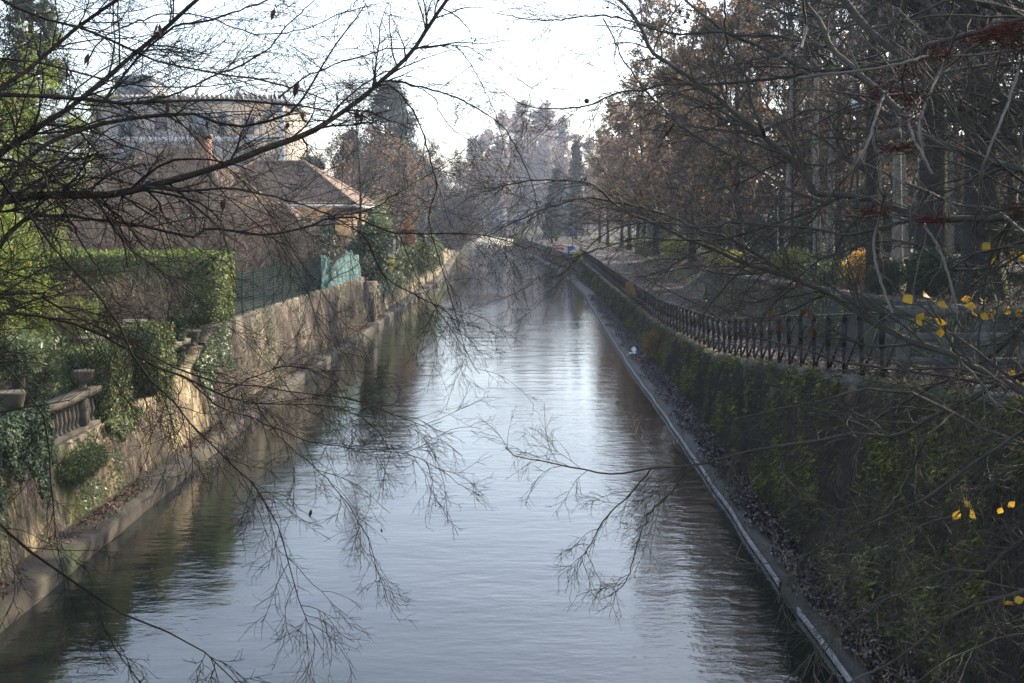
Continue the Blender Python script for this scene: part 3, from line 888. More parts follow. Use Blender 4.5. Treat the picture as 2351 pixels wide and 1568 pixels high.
# bamboo at the left edge
def bamboo(label, cx, cy, rx, ry, z0, h, nc, nl, droop=-.6):
    t = thing('bamboo_clump', label, 'bamboo', (cx, cy, z0), None)
    n = nc; k = 9
    b = np.stack([cx + rng.normal(size=n) * rx, cy + rng.normal(size=n) * ry, np.full(n, z0)], 1)
    H = h * rng.uniform(.45, 1.0, n)
    lean = rng.normal(size=(n, 2)) * .16 + [.07, -.02]
    pts = []
    for j in range(k):
        u = j / (k - 1)
        pts.append(b + np.stack([lean[:, 0] * H * u ** 2, lean[:, 1] * H * u ** 2, H * u * (1 - .08 * u)], 1))
    P0 = np.stack(pts, 1); R0 = .022 * np.linspace(1, .25, k)[None] * np.ones((n, 1))
    MB().tubes(P0, R0, 5).build('culms', M['leaf_low'], t)
    P1, R1 = sprout(P0, R0, 26, .9, .9, 4, .12, 1, up=-.12, wig=.12, rr=.3, rmin=.004)
    MB().tubes(P1, R1, 3).build('twigs', M['leaf_low'], t)
    q = along(P1, max(1, nl // len(P1)), .07, .1)
    MB().leaves(q, .20, .026, d=(.25, -.1, droop), spread=.5).build('foliage', M['leaf_bamboo'], t)


bamboo('tall yellow-green bamboo clump filling the upper left edge', -13.2, 27.5, .85, 1.2, 1.8, 9.8, 60, 42000)
bamboo('lower spreading bamboo with drooping leaves behind the clipped hedges', -13.4, 29.4, 1.1, .6, 1.8, 4.3, 44, 24000)
shrub('garden_shrub', 'long-leaved pale green shrub behind the balustrade', 'shrub', (-10.6, 24.6, 2.75), (1.0, .9, .95), 9000, M['leaf_low'], .15, .03, d=(0, 0, -.5))
shrub('garden_shrub', 'bushy shrub with glossy narrow leaves beside the nearest clipped hedge', 'shrub', (-9.75, 26.4, 2.65), (.5, .7, .75), 5000, M['leaf_low'], .13, .03, d=(0, 0, -.5))
twig_shrub('bare_shrub', 'bare brown shrub on the lawn behind the stone balustrade', 'shrub', (-10.9, 23.4, 1.8), 1.5, .9, 26, M['twig_grey'])
twig_shrub('bare_shrub', 'tangled bare shrub in front of the tall hedge', 'shrub', (-9.9, 31.0, 1.9), 2.3, .7, 34, M['twig_grey'], r=.02)
twig_shrub('bare_shrub', 'reddish-brown dry shrub between bamboo and tall hedge', 'shrub', (-11.3, 30.6, 1.9), 2.4, .8, 40, M['twig_grey'], r=.02, leaf=M['leaf_weed'], nl=2500, L=.08)
# dark garden palm-like trunk near the balustrade
t = thing('garden_tree', 'small dark-trunked tree standing on the lawn behind the urn', 'tree', (-9.75, 22.4, 1.8))
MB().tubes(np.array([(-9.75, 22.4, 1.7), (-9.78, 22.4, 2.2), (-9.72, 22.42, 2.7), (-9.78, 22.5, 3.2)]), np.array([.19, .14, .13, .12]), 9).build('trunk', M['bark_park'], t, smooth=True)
a = rng.normal(size=(2500, 3)); a /= np.linalg.norm(a, axis=1, keepdims=True)
MB().leaves(np.array([-9.8, 22.5, 3.35]) + a * [.55, .5, .4] * rng.random((2500, 1)) ** .4, .22, .03, d=(0, 0, -.6), spread=.7).build('crown', M['leaf_low'], t)

# ------------------------------------------------------------------ mesh fence, screen, ivy bush
mf = thing('mesh_fence', 'green wire mesh fence standing on the taller canal wall', 'fence', (float(LW(42)) - .5, 42, 2.8))
fx_ = lambda y: float(LW(y)) - .52
yy = np.arange(35.3, 50.5, 1.5)
for i, y in enumerate(yy):
    MB().tubes([(fx_(y), y, float(ZL(y))), (fx_(y), y, float(ZL(y)) + 1.45)], [.03, .03], 6).build('post', M['green_metal'], mf)
for i in range(len(yy) - 1):
    b_ = MB()
    y0, y1 = yy[i], yy[i + 1]
    S_ = []
    for z in np.arange(.08, 1.45, .10):
        S_.append([(fx_(y0), y0, float(ZL(y0)) + z), (fx_(y1), y1, float(ZL(y1)) + z)])
    for y in np.arange(y0, y1, .075):
        S_.append([(fx_(y), y, float(ZL(y)) + .06), (fx_(y), y, float(ZL(y)) + 1.42)])
    b_.tubes(np.array(S_), np.full((len(S_), 2), .0055), 3).build('mesh_panel', M['green_metal'], mf)
sc_ = thing('privacy_screen', 'torn pale teal privacy screen at the end of the mesh fence', 'screen', (fx_(56), 56, 2.7))
yy = np.arange(50.6, 61.6, .05)
nz = 12
v = []
for y in yy:
    top = 1.30 + .16 * math.sin(y * .9) + .12 * rng.random() + .06 * math.sin(y * 7)
    for j in range(nz + 1):
        u = j / nz
        v.append((fx_(y) + .06 * math.sin(y * 9 + u * 2) + .05 * math.sin(y * 3.3 - u * 4), y, float(ZL(y)) + .02 + top * u))
v = np.array(v); k = nz + 1
f = [(i * k + j, i * k + j + 1, (i + 1) * k + j + 1, (i + 1) * k + j) for i in range(len(yy) - 1) for j in range(nz)]
MB().add(v, f).build('fabric', M['teal'], sc_)
for y in np.arange(50.6, 62, 2.2):
    MB().tubes([(fx_(y) - .07, y, 2.6), (fx_(y) - .07, y, 4.25)], [.035, .035], 6).build('post', M['green_metal'], sc_)
shrub('ivy_bush', 'big dark ivy bush spilling over the wall at the end of the teal screen', 'bush', (-8.15, 65.0, 3.9), (1.25, 3.0, 2.1), 15000, M['leaf_dark'], .2, .13, z0=1.9, clumps=90)
shrub('evergreen_shrub', 'dark evergreen rising behind the teal screen', 'shrub', (-10.6, 60.0, 4.2), (1.9, 3.2, 1.9), 12000, M['leaf_dark'], .2, .12, z0=2.0, clumps=80)
shrub('small_bush', 'small yellow-leaved bush beyond the ivy bush', 'bush', (-8.2, 74.5, 3.0), (.55, .9, .6), 1500, M['leaf_yellowgreen'], .14, .09, z0=1.9)
shrub('small_tree', 'slim orange-leaved autumn tree on the far left bank', 'tree', (-8.7, 95, 4.1), (.75, 1.2, 2.1), 3000, M['leaf_rust'], .18, .11, z0=1.9)
for i, (x, y, z, a_, b_, c_, mt, lb) in enumerate([
        (-7.9, 84, 2.7, .9, 4.5, 1.3, 'leaf_low', 'rounded grey-green shrub on the far left wall, nearest of the three'),
        (-7.5, 95, 2.8, .9, 5.0, 1.5, 'leaf_ivy', 'rounded grey-green shrub on the far left wall, middle of the three'),
        (-7.3, 107, 2.7, .9, 5.5, 1.7, 'leaf_low', 'rounded grey-green shrub on the far left wall, farthest of the three')]):
    shrub('wall_bush', lb, 'bush', (x, y, z), (a_, b_, c_), 8000, M[mt], .2, .13, z0=1.2, clumps=70, group='overgrown shrubs on the far left wall')
shrub('evergreen_shrub', 'olive green shrub crown above the far left wall', 'shrub', (-10.6, 88, 5.3), (1.5, 3, 2.6), 7000, M['leaf_low'], .2, .12, z0=1.9, clumps=60)

# bare weeping thicket in front of the houses
lab = ['bare grey weeping thicket behind the tall hedge, leftmost', 'bare grey weeping thicket in front of the tiled house', 'bare grey weeping thicket left of the mesh fence', 'bare grey thicket behind the mesh fence', 'bare thicket between the mesh fence and the red awning', 'bare brown thicket behind the teal screen']
for i, (x, y, h) in enumerate([(-20.5, 42, 5.6), (-16.5, 44, 6.4), (-13.2, 42, 6.0), (-11.6, 47, 5.6), (-13.2, 54, 5.8), (-10.8, 53, 4.6)]):
    twig_shrub('bare_thicket', lab[i], 'shrub', (x, y, 2.0), h, .75, 44, M['twig_grey'], group='bare thickets behind the left fence', up=-.06, r=.035, kid=9, fan=(2.6, 1.5))

for i, (x, y, h) in enumerate([(-18.5, 50, 8.5), (-14.6, 52, 8.0), (-22.5, 52, 8.5)]):
    twig_shrub('bare_thicket', ['tall bare multi-stemmed tree screening the near tiled roof', 'tall bare multi-stemmed tree screening the second villa', 'tall bare multi-stemmed tree left of the tiled roofs'][i], 'tree', (x, y, 2.0), h, .6, 26, M['twig_grey'], up=.02, r=.05, kid=12, fan=(1.2, 1.0))

# ------------------------------------------------------------------ trees
def make_tree(name, label, cat, h, r0, bark, twig, leaf=None, nleaf=0, L=.25, W=None, limbs=18, t0=.28, llen=.36, lang=.9, lup=.10, n2=8, n3=7, n4=5, lean=0.02, group=None, leafd=(0, 0, -.3), fall=.45, twr=.010, flare=1.5, limbr=.5):
    t = thing(name, label, cat, (0, 0, 0), group)
    k = 12
    u = np.linspace(0, 1, k)
    tr = np.stack([h * lean * np.sin(u * 5 + rng.random() * 6) * u, h * lean * np.cos(u * 4 + rng.random() * 6) * u, -.3 + (h * .92 + .3) * u], 1)
    tr_r = r0 * (1 - .85 * u) ; tr_r[0] *= flare; tr_r[1] *= 1 + (flare - 1) * .15
    MB().tubes(tr, tr_r, 12).build('trunk', bark, t, smooth=True)
    P0, R0 = tr[None], tr_r[None]
    mb = MB()
    P1, R1 = sprout(P0, R0, limbs, h * llen, lang, 8, t0, .99, up=lup, wig=.12, rr=limbr, tip=.25, lenfall=fall, rmin=.02)
    mb.tubes(P1, R1, 6)
    P2, R2 = sprout(P1, R1, n2, h * llen * .42, .75, 5, .2, 1, up=lup * .5, wig=.16, rr=.55, rmin=.012)
    mb.tubes(P2, R2, 4)
    P3, R3 = sprout(P2, R2, n3, h * llen * .2, .75, 4, .15, 1, up=lup * .3, wig=.2, rr=.55, rmin=twr)
    mb.tubes(P3, R3, 3)
    last = P3
    if n4:
        P4, R4 = sprout(P3, R3, n4, h * llen * .09, .8, 3, .15, 1, wig=.2, rr=.6, rmin=twr * .8)
        mb.tubes(P4, R4, 3)
        last = P4
    mb.build('crown', twig, t)
    if leaf is not None:
        q = along(last, max(1, round(nleaf / len(last))), .08)
        MB().leaves(q, L, W or L * .55, d=leafd, spread=.9).build('foliage', leaf, t)
    return t


def place(t, x, y, z, rz=0, s=1):
    t.location = (x, y, z); t.rotation_euler = (0, 0, rz); t.scale = (s, s, s)


bpy.context.view_layer.update()
# right park: big near trunks
big = []
for i, (x, y, r0, h, lb) in enumerate([
        (11.95, 29.0, .50, 19, 'massive dark trunk with moss painted sunlit-bright on its right side, nearest tree on the right'),
        (12.15, 33.2, .48, 20, 'second thick dark mossy trunk left of the nearest park tree, behind the green bushes'),
        (11.1, 34.8, .24, 17, 'slimmer dark mossy trunk between the orange bush and the thick trunks')]):
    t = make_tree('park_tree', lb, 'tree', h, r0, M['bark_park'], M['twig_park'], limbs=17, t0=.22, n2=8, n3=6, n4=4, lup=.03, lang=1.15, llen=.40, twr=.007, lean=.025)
    place(t, x, y, float(ZT(y)), i * 2.1)
    big.append(t)
# lower drooping limbs darkening the top right come from the same kinds, copied
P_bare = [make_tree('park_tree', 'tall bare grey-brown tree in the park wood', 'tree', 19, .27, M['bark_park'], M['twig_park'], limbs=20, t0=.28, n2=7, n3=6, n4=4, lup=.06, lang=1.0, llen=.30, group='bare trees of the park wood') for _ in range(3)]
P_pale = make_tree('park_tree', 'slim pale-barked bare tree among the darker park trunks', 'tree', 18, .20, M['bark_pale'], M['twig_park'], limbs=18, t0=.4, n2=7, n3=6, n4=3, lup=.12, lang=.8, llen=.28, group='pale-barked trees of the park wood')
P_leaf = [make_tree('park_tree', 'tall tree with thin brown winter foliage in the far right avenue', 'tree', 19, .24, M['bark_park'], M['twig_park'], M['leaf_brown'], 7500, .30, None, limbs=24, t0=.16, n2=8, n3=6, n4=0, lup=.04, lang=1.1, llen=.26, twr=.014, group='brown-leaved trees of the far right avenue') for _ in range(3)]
spots = []
r2 = np.random.default_rng(3)
for y in np.arange(37, 62, 5.2):
    for j, x in enumerate(np.arange(13.5, 40, 5.0)):
        spots.append((x + r2.uniform(-1.3, 1.3), y + r2.uniform(-1.8, 1.8), 'p' if r2.random() < .28 else 'b'))
spots = [s for s in spots if not (s[0] < 14.5 and s[1] < 38)]
spots = [(x, y, 'p' if (x < 26 and y < 56) else k_) for i, (x, y, k_) in enumerate(spots) if not (x < 24 and y < 56 and i % 3 == 1)]
for y in np.arange(62, 100, 8):
    for j, x in enumerate(np.arange(14.5, 46, 6.0)):
        spots.append((x + r2.uniform(-1.5, 1.5), y + r2.uniform(-2, 2), 'p' if r2.random() < .3 else ('l' if r2.random() < .75 else 'b')))
for y, x in [(66, 13.2), (74, 13.6), (82, 13.0), (90, 12.6), (98, 12.4), (106, 12.3), (114, 12.6), (124, 12.8), (135, 13), (148, 12.5), (162, 12.5)]:
    spots.append((x, y, 'l'))
for y, x in [(104, 20), (112, 27), (118, 19), (128, 24), (140, 20), (150, 28), (108, 36), (125, 36)]:
    spots.append((x, y, 'l'))
for y, x in [(24.5, 12.4), (26.5, 15.5), (28.2, 18.5), (19.5, 11.9), (14.0, 12.2), (22.0, 17.0), (9.0, 12.5)]:
    spots.append((x, y, 'b'))
for y in np.arange(34, 190, 11):
    for x in (50, 60, 72):
        spots.append((x + r2.uniform(-3, 3), y + r2.uniform(-3, 3), 'l' if y > 70 else 'b'))
spots.sort(key=lambda q: q[1] < 29)
used = {'b': 0, 'p': 0, 'l': 0}
for x, y, kd in spots:
    src = {'b': P_bare, 'p': [P_pale], 'l': P_leaf}[kd]
    i = used[kd]; used[kd] += 1
    t = src[i % len(src)]
    z = float(ZT(y)) + .2
    s = r2.uniform(.88, 1.06)
    if y > 100 and kd == 'l': s *= .93
    if y < 29:
        dup(big[0] if i % 2 else big[1], (x, y, z - .2), r2.uniform(0, 6), s, label='tall bare tree of the park wood near the bridge')['group'] = 'tall bare trees by the bridge'
    elif i < len(src):
        place(t, x, y, z, r2.uniform(0, 6), s)
    else:
        dup(t, (x, y, z), r2.uniform(0, 6), s)

# far mass at the end of the canal: tall slender trees, haze painted into their grey
P_far = [make_tree('poplar', 'tall hazy grey tree closing the far end of the canal', 'tree', 27, .30, M['bark_pale'], M['twig_hazed'], M['leaf_hazed'], 15000, .40, None, limbs=60, t0=.10, n2=7, n3=5, n4=0, lup=.22, lang=.75, llen=.19, twr=.02, fall=.5, group='tall hazy trees at the far end of the canal') for _ in range(2)]
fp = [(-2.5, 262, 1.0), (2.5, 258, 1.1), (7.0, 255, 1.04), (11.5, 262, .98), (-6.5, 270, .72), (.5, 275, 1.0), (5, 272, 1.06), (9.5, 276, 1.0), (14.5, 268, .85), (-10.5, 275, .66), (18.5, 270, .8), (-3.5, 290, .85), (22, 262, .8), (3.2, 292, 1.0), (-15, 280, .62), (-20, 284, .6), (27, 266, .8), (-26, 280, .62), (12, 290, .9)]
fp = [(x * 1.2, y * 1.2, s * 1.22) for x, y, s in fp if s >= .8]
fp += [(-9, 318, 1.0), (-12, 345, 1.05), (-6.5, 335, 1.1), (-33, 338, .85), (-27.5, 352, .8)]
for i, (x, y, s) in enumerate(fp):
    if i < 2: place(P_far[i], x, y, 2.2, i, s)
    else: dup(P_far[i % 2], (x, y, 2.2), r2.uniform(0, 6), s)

# far woods closing the view
def woodland(label, x0, x1, y0, y1, z0, z1, N, L, n_tr):
    t = thing('woodland', label, 'wood', ((x0 + x1) / 2, (y0 + y1) / 2, z0)); t['kind'] = 'stuff'
    p = rng.random((N, 3)) * [x1 - x0, y1 - y0, 1] + [x0, y0, 0]
    top = z1 * (.72 + .28 * np.sin(p[:, 0] * .21 + p[:, 1] * .17) * np.sin(p[:, 0] * .08 - p[:, 1] * .11 + 1))
    p[:, 2] = z0 + (top - z0) * rng.random(N)
    MB().leaves(p, L, L * .5, d=(0, 0, -.2)).build('foliage', M['leaf_wood'], t)
    b = rng.random((n_tr, 2)) * [x1 - x0, y1 - y0] + [x0, y0]
    P_ = np.stack([np.c_[b, np.full(n_tr, z0 - .3)], np.c_[b + rng.normal(size=(n_tr, 2)) * .3, np.full(n_tr, z0 + (z1 - z0) * .45)], np.c_[b + rng.normal(size=(n_tr, 2)) * .6, np.full(n_tr, z0 + (z1 - z0) * .85)]], 1)
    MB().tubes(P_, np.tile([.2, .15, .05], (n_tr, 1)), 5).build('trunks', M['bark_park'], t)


M['leaf_wood'] = lmat('leaf_wood', [(0, (.03, .032, .022)), (.6, (.055, .05, .034)), (1, (.10, .08, .05))], .3, .8, .1)
woodland('dim undergrowth and wood far behind the park trunks on the right', 62, 96, 20, 290, 3.6, 12, 60000, .75, 160)
woodland('hazy wood closing the valley behind the far poplars', -70, 75, 395, 420, 2, 22, 45000, 1.1, 120)
woodland('wood behind the houses on the far left', -75, -34, 150, 300, 2, 12, 22000, .8, 60)

# left bank trees
P_lb = [make_tree('bank_tree', 'brown-twigged tree behind the far left wall', 'tree', 11.5, .18, M['bark_park'], M['twig_park'], M['leaf_brown'], 3200, .26, None, limbs=20, t0=.14, n2=8, n3=6, n4=0, lup=.16, lang=.8, llen=.34, twr=.012, group='brown-twigged trees behind the far left wall') for _ in range(2)]
for i, (x, y, s) in enumerate([(-11.5, 98, .95), (-14.8, 105, 1.0), (-10.6, 112, .92), (-12.5, 124, 1.0), (-17.5, 118, 1.05), (-10.8, 138, 1.05), (-13.5, 152, 1.15), (-19, 145, 1.1), (-22.5, 125, .95), (-13.5, 170, 1.1), (-24, 160, 1.1), (-17, 190, 1.2), (-15.5, 215, 1.2), (-30, 180, 1.2), (-19, 240, 1.35), (-24, 262, 1.5), (-12, 262, 1.5), (-8, 275, 1.6), (-30, 285, 1.7), (-17, 290, 1.7), (16, 240, 1.3), (20, 262, 1.5), (26, 280, 1.6)]):
    if i < 2: place(P_lb[i], x, y, 1.9, i, s)
    else: dup(P_lb[i % 2], (x, y, 1.9), r2.uniform(0, 6), s)
t = twig_shrub('willow', 'bare fountain-shaped willow leaning over the water at the far left', 'tree', (-9.0, 158, 1.6), 13, .75, 60, M['twig_park'], up=-.10, r=.09, kid=12)
for y_, lb_ in ((196, 'nearest'), (218, 'middle'), (244, 'farthest')):
    shrub('bank_bush', 'brown overhanging bush at the left bend of the canal, ' + lb_ + ' of the three', 'bush', (float(XL(y_)) - .4, y_, 2.0), (1.9, 12, 2.1), 7000, M['leaf_weed'], .35, .12, z0=.1, clumps=80, group='brown bushes at the left bend')
t = twig_shrub('overhanging_bush', 'dark bare bush overhanging the water at the left bend', 'bush', (-8.6, 172, 1.6), 6.5, 1.25, 60, M['twig_park'], up=-.16, r=.06, kid=14)


def conifer(name, label, h, rad, x, y, z, mat, tiers=16, per=9, N=9000, L=.35, droop=-.1, t0=.1, flat=1.0):
    t = thing(name, label, 'conifer', (x, y, z))
    tr = np.array([[x, y, z - .2], [x, y, z + h * .5], [x, y, z + h]])
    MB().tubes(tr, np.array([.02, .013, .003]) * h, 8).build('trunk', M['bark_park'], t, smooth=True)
    Pn = []
    for i in range(tiers):
        u = t0 + (1 - t0) * (i / tiers) ** .9
        rr_ = rad * (1 - u) ** .8 * rng.uniform(.75, 1.15) + .15
        for j in range(per):
            a_ = rng.uniform(0, 2 * np.pi)
            q = [np.array([x, y, z + h * u])]
            rl_ = rr_ * rng.uniform(.6, 1.15)
            for s_ in (.33, .66, 1):
                q.append(np.array([x + math.cos(a_) * rl_ * s_, y + math.sin(a_) * rl_ * s_, z + h * u + rl_ * (.25 * s_ + droop * s_ * s_ * 3) + rng.normal() * .1]))
            Pn.append(q)
    Pn = np.array(Pn); Rn = np.tile([.05, .035, .02, .01], (len(Pn), 1)) * h / 15
    P2, R2 = sprout(Pn, Rn, 7, rad * .28, .9, 3, .25, 1, up=-.05, rr=.5, rmin=.01)
    MB().tubes(Pn, Rn, 4).tubes(P2, R2, 3).build('branches', M['bark_park'], t)
    q = np.concatenate([along(P2, max(1, int(N * .8 / len(P2))), .12, 0), along(Pn, max(1, int(N * .2 / len(Pn))), .12, .3)])
    MB().leaves(q, L, L * .35, d=(0, 0, -.15), spread=.9).build('foliage', mat, t)
    return t


conifer('cedar', 'large hazy blue-green cedar rising behind the left bank trees', 20.5, 8.0, -14.4, 134, 1.8, M['leaf_cedar'], N=20000, L=.5, tiers=17, per=11, droop=-.06)
conifer('cedar', 'smaller bluish cedar left of the large one', 13.5, 3.8, -16.5, 118, 1.8, M['leaf_cedar'], N=8000, L=.45)
conifer('pine', 'grey-green pine behind the bamboo in the upper left', 16, 3.3, -20.3, 48, 1.9, M['leaf_pine'], N=22000, L=.24, tiers=22, per=10)
conifer('spruce', 'dark teal spruce at the far right end of the canal', 12.5, 2.4, 7.6, 196, 2.2, M['leaf_cedar'], N=7000, L=.45, tiers=18)
conifer('spruce', 'narrow bluish spruce beside the far pale building', 16.5, 2.6, 10.7, 190, 2.2, M['leaf_cedar'], N=8000, L=.45, tiers=20)
conifer('spruce', 'small dark conifer at the right bend of the canal', 9, 2.0, 6.2, 178, 2.2, M['leaf_cedar'], N=5000, L=.4)
# small umbrella pine by the houses
t = thing('umbrella_pine', 'small round-crowned umbrella pine beyond the tiled roofs', 'tree', (-21.0, 118, 2))
MB().tubes([(-21, 118, 2), (-21.1, 118, 7), (-20.9, 118, 11.5)], [.22, .16, .1], 8).build('trunk', M['bark_park'], t)
a = rng.normal(size=(5000, 3)); a /= np.linalg.norm(a, axis=1, keepdims=True); a[:, 2] = np.abs(a[:, 2]) * .9 - .15
MB().leaves(np.array([-20.9, 118, 11.3]) + a * [1.5, 1.5, 1.35] * rng.random((5000, 1)) ** .3, .28, .1).build('crown', M['leaf_pine'], t)
t = make_tree('slender_tree', 'slender dark-trunked bare tree beside the ochre-walled house', 'tree', 12.5, .13, M['bark_park'], M['twig_park'], limbs=22, t0=.3, n2=7, n3=6, n4=0, lup=.15, lang=.7, llen=.24, twr=.01)
place(t, -9.9, 73.5, 2.0)

# ------------------------------------------------------------------ park bushes (right)
shrub('autumn_bush', 'glowing orange and yellow autumn bush on the terrace edge', 'bush', (11.9, 38.5, 4.25), (.75, .8, .68), 6500, M['leaf_orange'], .10, .06, z0=3.6, clumps=70)
shrub('park_bush', 'dark glossy bush in front of the slim mossy trunk', 'bush', (11.2, 34.0, 4.25), (.55, .6, .62), 4500, M['leaf_dark'], .13, .045, z0=3.7)
shrub('park_bush', 'large dark glossy-leaved bush in front of the second thick trunk', 'bush', (11.8, 31.6, 4.45), (1.0, .7, .78), 8000, M['leaf_dark'], .14, .045, z0=3.8)
shrub('park_bush', 'dull green low bush left of the orange bush', 'bush', (11.7, 42.0, 3.95), (1.0, 1.3, .62), 5500, M['leaf_low'], .11, .06, z0=3.5)
shrub('park_bush', 'sunlit yellow-green bush by the pale trunks', 'bush', (12.8, 51.5, 3.95), (1.1, 1.4, .75), 5000, M['leaf_yellowgreen'], .13, .08, z0=3.4)
shrub('park_bush', 'low sunlit yellow-green hedge bush farther along the terrace', 'bush', (12.3, 66.0, 3.7), (1.1, 3.0, .7), 5000, M['leaf_yellowgreen'], .16, .09, z0=3.2)
shrub('park_bush', 'pale green rounded bush at the far end of the terrace', 'bush', (12.8, 86.0, 3.7), (1.4, 3.6, 1.1), 5000, M['leaf_yellowgreen'], .2, .12, z0=3.0)
shrub('park_bush', 'dark green bush on the bank slope before the far sign', 'bush', (12.6, 104.0, 3.4), (1.6, 4.0, 1.2), 5000, M['leaf_low'], .2, .12, z0=2.6)
pb = [shrub('evergreen_thicket', 'dark evergreen thicket standing under the trees deep in the park', 'thicket', (0, 0, 2.3), (2.6, 3.2, 2.5), 6500, M['leaf_dark'], .26, .13, z0=-.1, clumps=70, group='dark evergreen thickets deep in the park') for _ in range(2)]
for i in range(30):
    x, y = [(24, 36), (27, 43), (30, 50), (26, 57), (31, 64), (28, 72), (33, 80), (27, 88), (31, 97), (26, 106), (30, 116), (24, 126), (29, 138), (25, 150), (36, 45), (38, 58), (40, 74), (37, 92), (20, 120), (19, 140), (21, 160), (22, 178), (30, 160), (34, 30), (30, 24), (42, 40), (18, 98), (20, 84), (22, 66), (35, 110)][i]
    s_ = r2.uniform(.75, 1.25)
    if i < 2: place(pb[i], x, y, float(ZT(y)), i, s_)
    else: dup(pb[i % 2], (x, y, float(ZT(y))), r2.uniform(0, 6), s_)
shrub('weed_clump', 'tawny dry weed clump growing on the right ledge', 'weeds', (5.75, 46.5, .75), (.42, 1.0, .62), 6000, M['leaf_weed'], .16, .025, d=(-.1, 0, .4), z0=.12)
shrub('weed_clump', 'dry orange weeds on top of the right wall among the railing posts', 'weeds', (float(RW(62)) + .35, 62, 2.0), (.2, 2.2, .5), 2200, M['leaf_weed'], .2, .03, d=(0, 0, .5), z0=1.4)
shrub('weed_clump', 'yellowed weeds on the far right wall below the blue sign', 'weeds', (float(RW(112)) + .3, 112, 2.2), (.4, 5, .7), 2500, M['leaf_yellowgreen'], .25, .06, d=(0, 0, .4), z0=1.7)
o = MB().leaves(np.array([5.22, 48.8, .2]) + rng.normal(size=(14, 3)) * [.08, .25, .03], .34, .2, d=(.2, 1, 0), spread=.5, nrm=(0, 0, 1)).build('plastic_bag', M['litter_white'])
tag(o, 'crumpled white plastic bag on the right ledge before the weed clump', 'litter')

# ------------------------------------------------------------------ street lamp, signs, far right building
def lamp(x, y, z, h, label, s=1, group=None):
    t = thing('street_lamp', label, 'street lamp', (x, y, z), group)
    MB().tubes([(x, y, z), (x, y, z + h * .5), (x, y, z + h)], [.08 * s, .06 * s, .045 * s], 8).build('pole', M['steel'], t)
    MB().lathe((x, y, z + h), [(.0, -.32), (.12, -.30), (.24, -.12), (.27, 0), (.20, .12), (.06, .2), (0, .22)], 14, s, s).build('lamp_shade', M['lampglass'], t, smooth=True)
    MB().lathe((x, y, z + h + .18), [(.13, 0), (.13, .5), (.0, .55)], 10, s, s).build('cap', M['steel'], t, smooth=True)


lamp(12.6, 41.5, 3.8, 6.4, 'park street lamp with a pale glass shade among the bare crowns', 1.0)
for i, (x, y) in enumerate([(14.5, 62), (14.0, 76), (13.4, 92)]):
    t = thing('bollard_lamp', ['nearest thin white lamp post in the park', 'middle thin white lamp post in the park', 'farthest thin white lamp post in the park'][i], 'lamp post', (x, y, 3.3), 'thin white lamp posts')
    MB().tubes([(x, y, 3.2), (x, y, 5.4), (x, y, 7.2)], [.05, .045, .04], 6).build('pole', M['white'], t)
    MB().lathe((x, y, 7.2), [(0, 0), (.16, .02), (.2, .14), (.1, .24), (0, .26)], 10).build('lamp_shade', M['lampglass'], t)

s_ = thing('road_sign', 'blue rectangular sign with a white arrow mark at the far right bank', 'sign', (6.65, 122, 1.9))
x0, z0 = 6.45, 2.0
MB().box(x0 - .02, x0 + .04, 122.08, 122.14, 1.8, 2.6).build('post', M['steel'], s_)
MB().box(x0 - .48, x0 + .48, 122.0, 122.06, 1.95, 2.95).build('panel', M['blue'], s_)
MB().add([(x0 - .30, 121.98, 2.28), (x0 + .28, 121.98, 2.38), (x0 + .20, 121.98, 2.62), (x0 - .30, 121.98, 2.36)], [(0, 1, 2, 3)]).add([(x0 - .30, 121.979, 2.18), (x0 + .3, 121.979, 2.18), (x0 + .3, 121.979, 2.23), (x0 - .3, 121.979, 2.23)], [(0, 1, 2, 3)]).build('arrow_mark', M['white'], s_)
s_ = thing('road_sign', 'small blue sign on a tall post near the far pale building', 'sign', (8.0, 150, 2.2))
MB().tubes([(8.0, 150, 2.0), (8.0, 150, 6.2)], [.06, .05], 6).build('post', M['steel'], s_)
MB().box(7.6, 8.2, 149.9, 149.96, 3.6, 4.6).build('panel', M['blue'], s_)
s_ = thing('road_sign', 'far blue sign on a pale post beyond the end of the canal', 'sign', (-1.2, 205, 2.1))
MB().tubes([(-1.2 + 2, 236, 2.0), (-1.2 + 2, 236, 6.2)], [.07, .06], 6).build('post', M['concrete'], s_)
MB().box(.2, 1.4, 235.9, 235.98, 4.6, 5.8).build('panel', M['blue'], s_)
s_ = thing('road_barrier', 'red and white striped barrier board on the far right bank', 'barrier', (5.6, 140, 2.0))
for z, mm in ((2.15, 'redsign'), (2.32, 'white'), (2.49, 'redsign')):
    MB().box(5.0, 6.4, 139.96, 140.02, z, z + .17).build('board', M[mm], s_)
for x in (5.15, 6.25):
    MB().box(x - .04, x + .04, 140.02, 140.08, 1.9, 2.66).build('post', M['concrete'], s_)


def building(name, label, x0, x1, y0, y1, z0, z1, wall, wins, winmat, extra=None):
    t = thing(name, label, 'building', ((x0 + x1) / 2, (y0 + y1) / 2, z0))
    MB().box(x0, x1, y0, y1, z0, z1).build('wall', wall, t)
    for (a_, b_, c_, d_, mm) in wins:
        fr = MB().box(a_ - .08, b_ + .08, y0 - .10, y0 - .003, c_ - .08, d_ + .08).build('window', M['white'] if mm == 'glass' else M[mm], t)
        if mm == 'glass':
            MB().box(a_, b_, y0 - .13, y0 - .104, c_, d_).build('pane', M['glass'], fr)
    return t


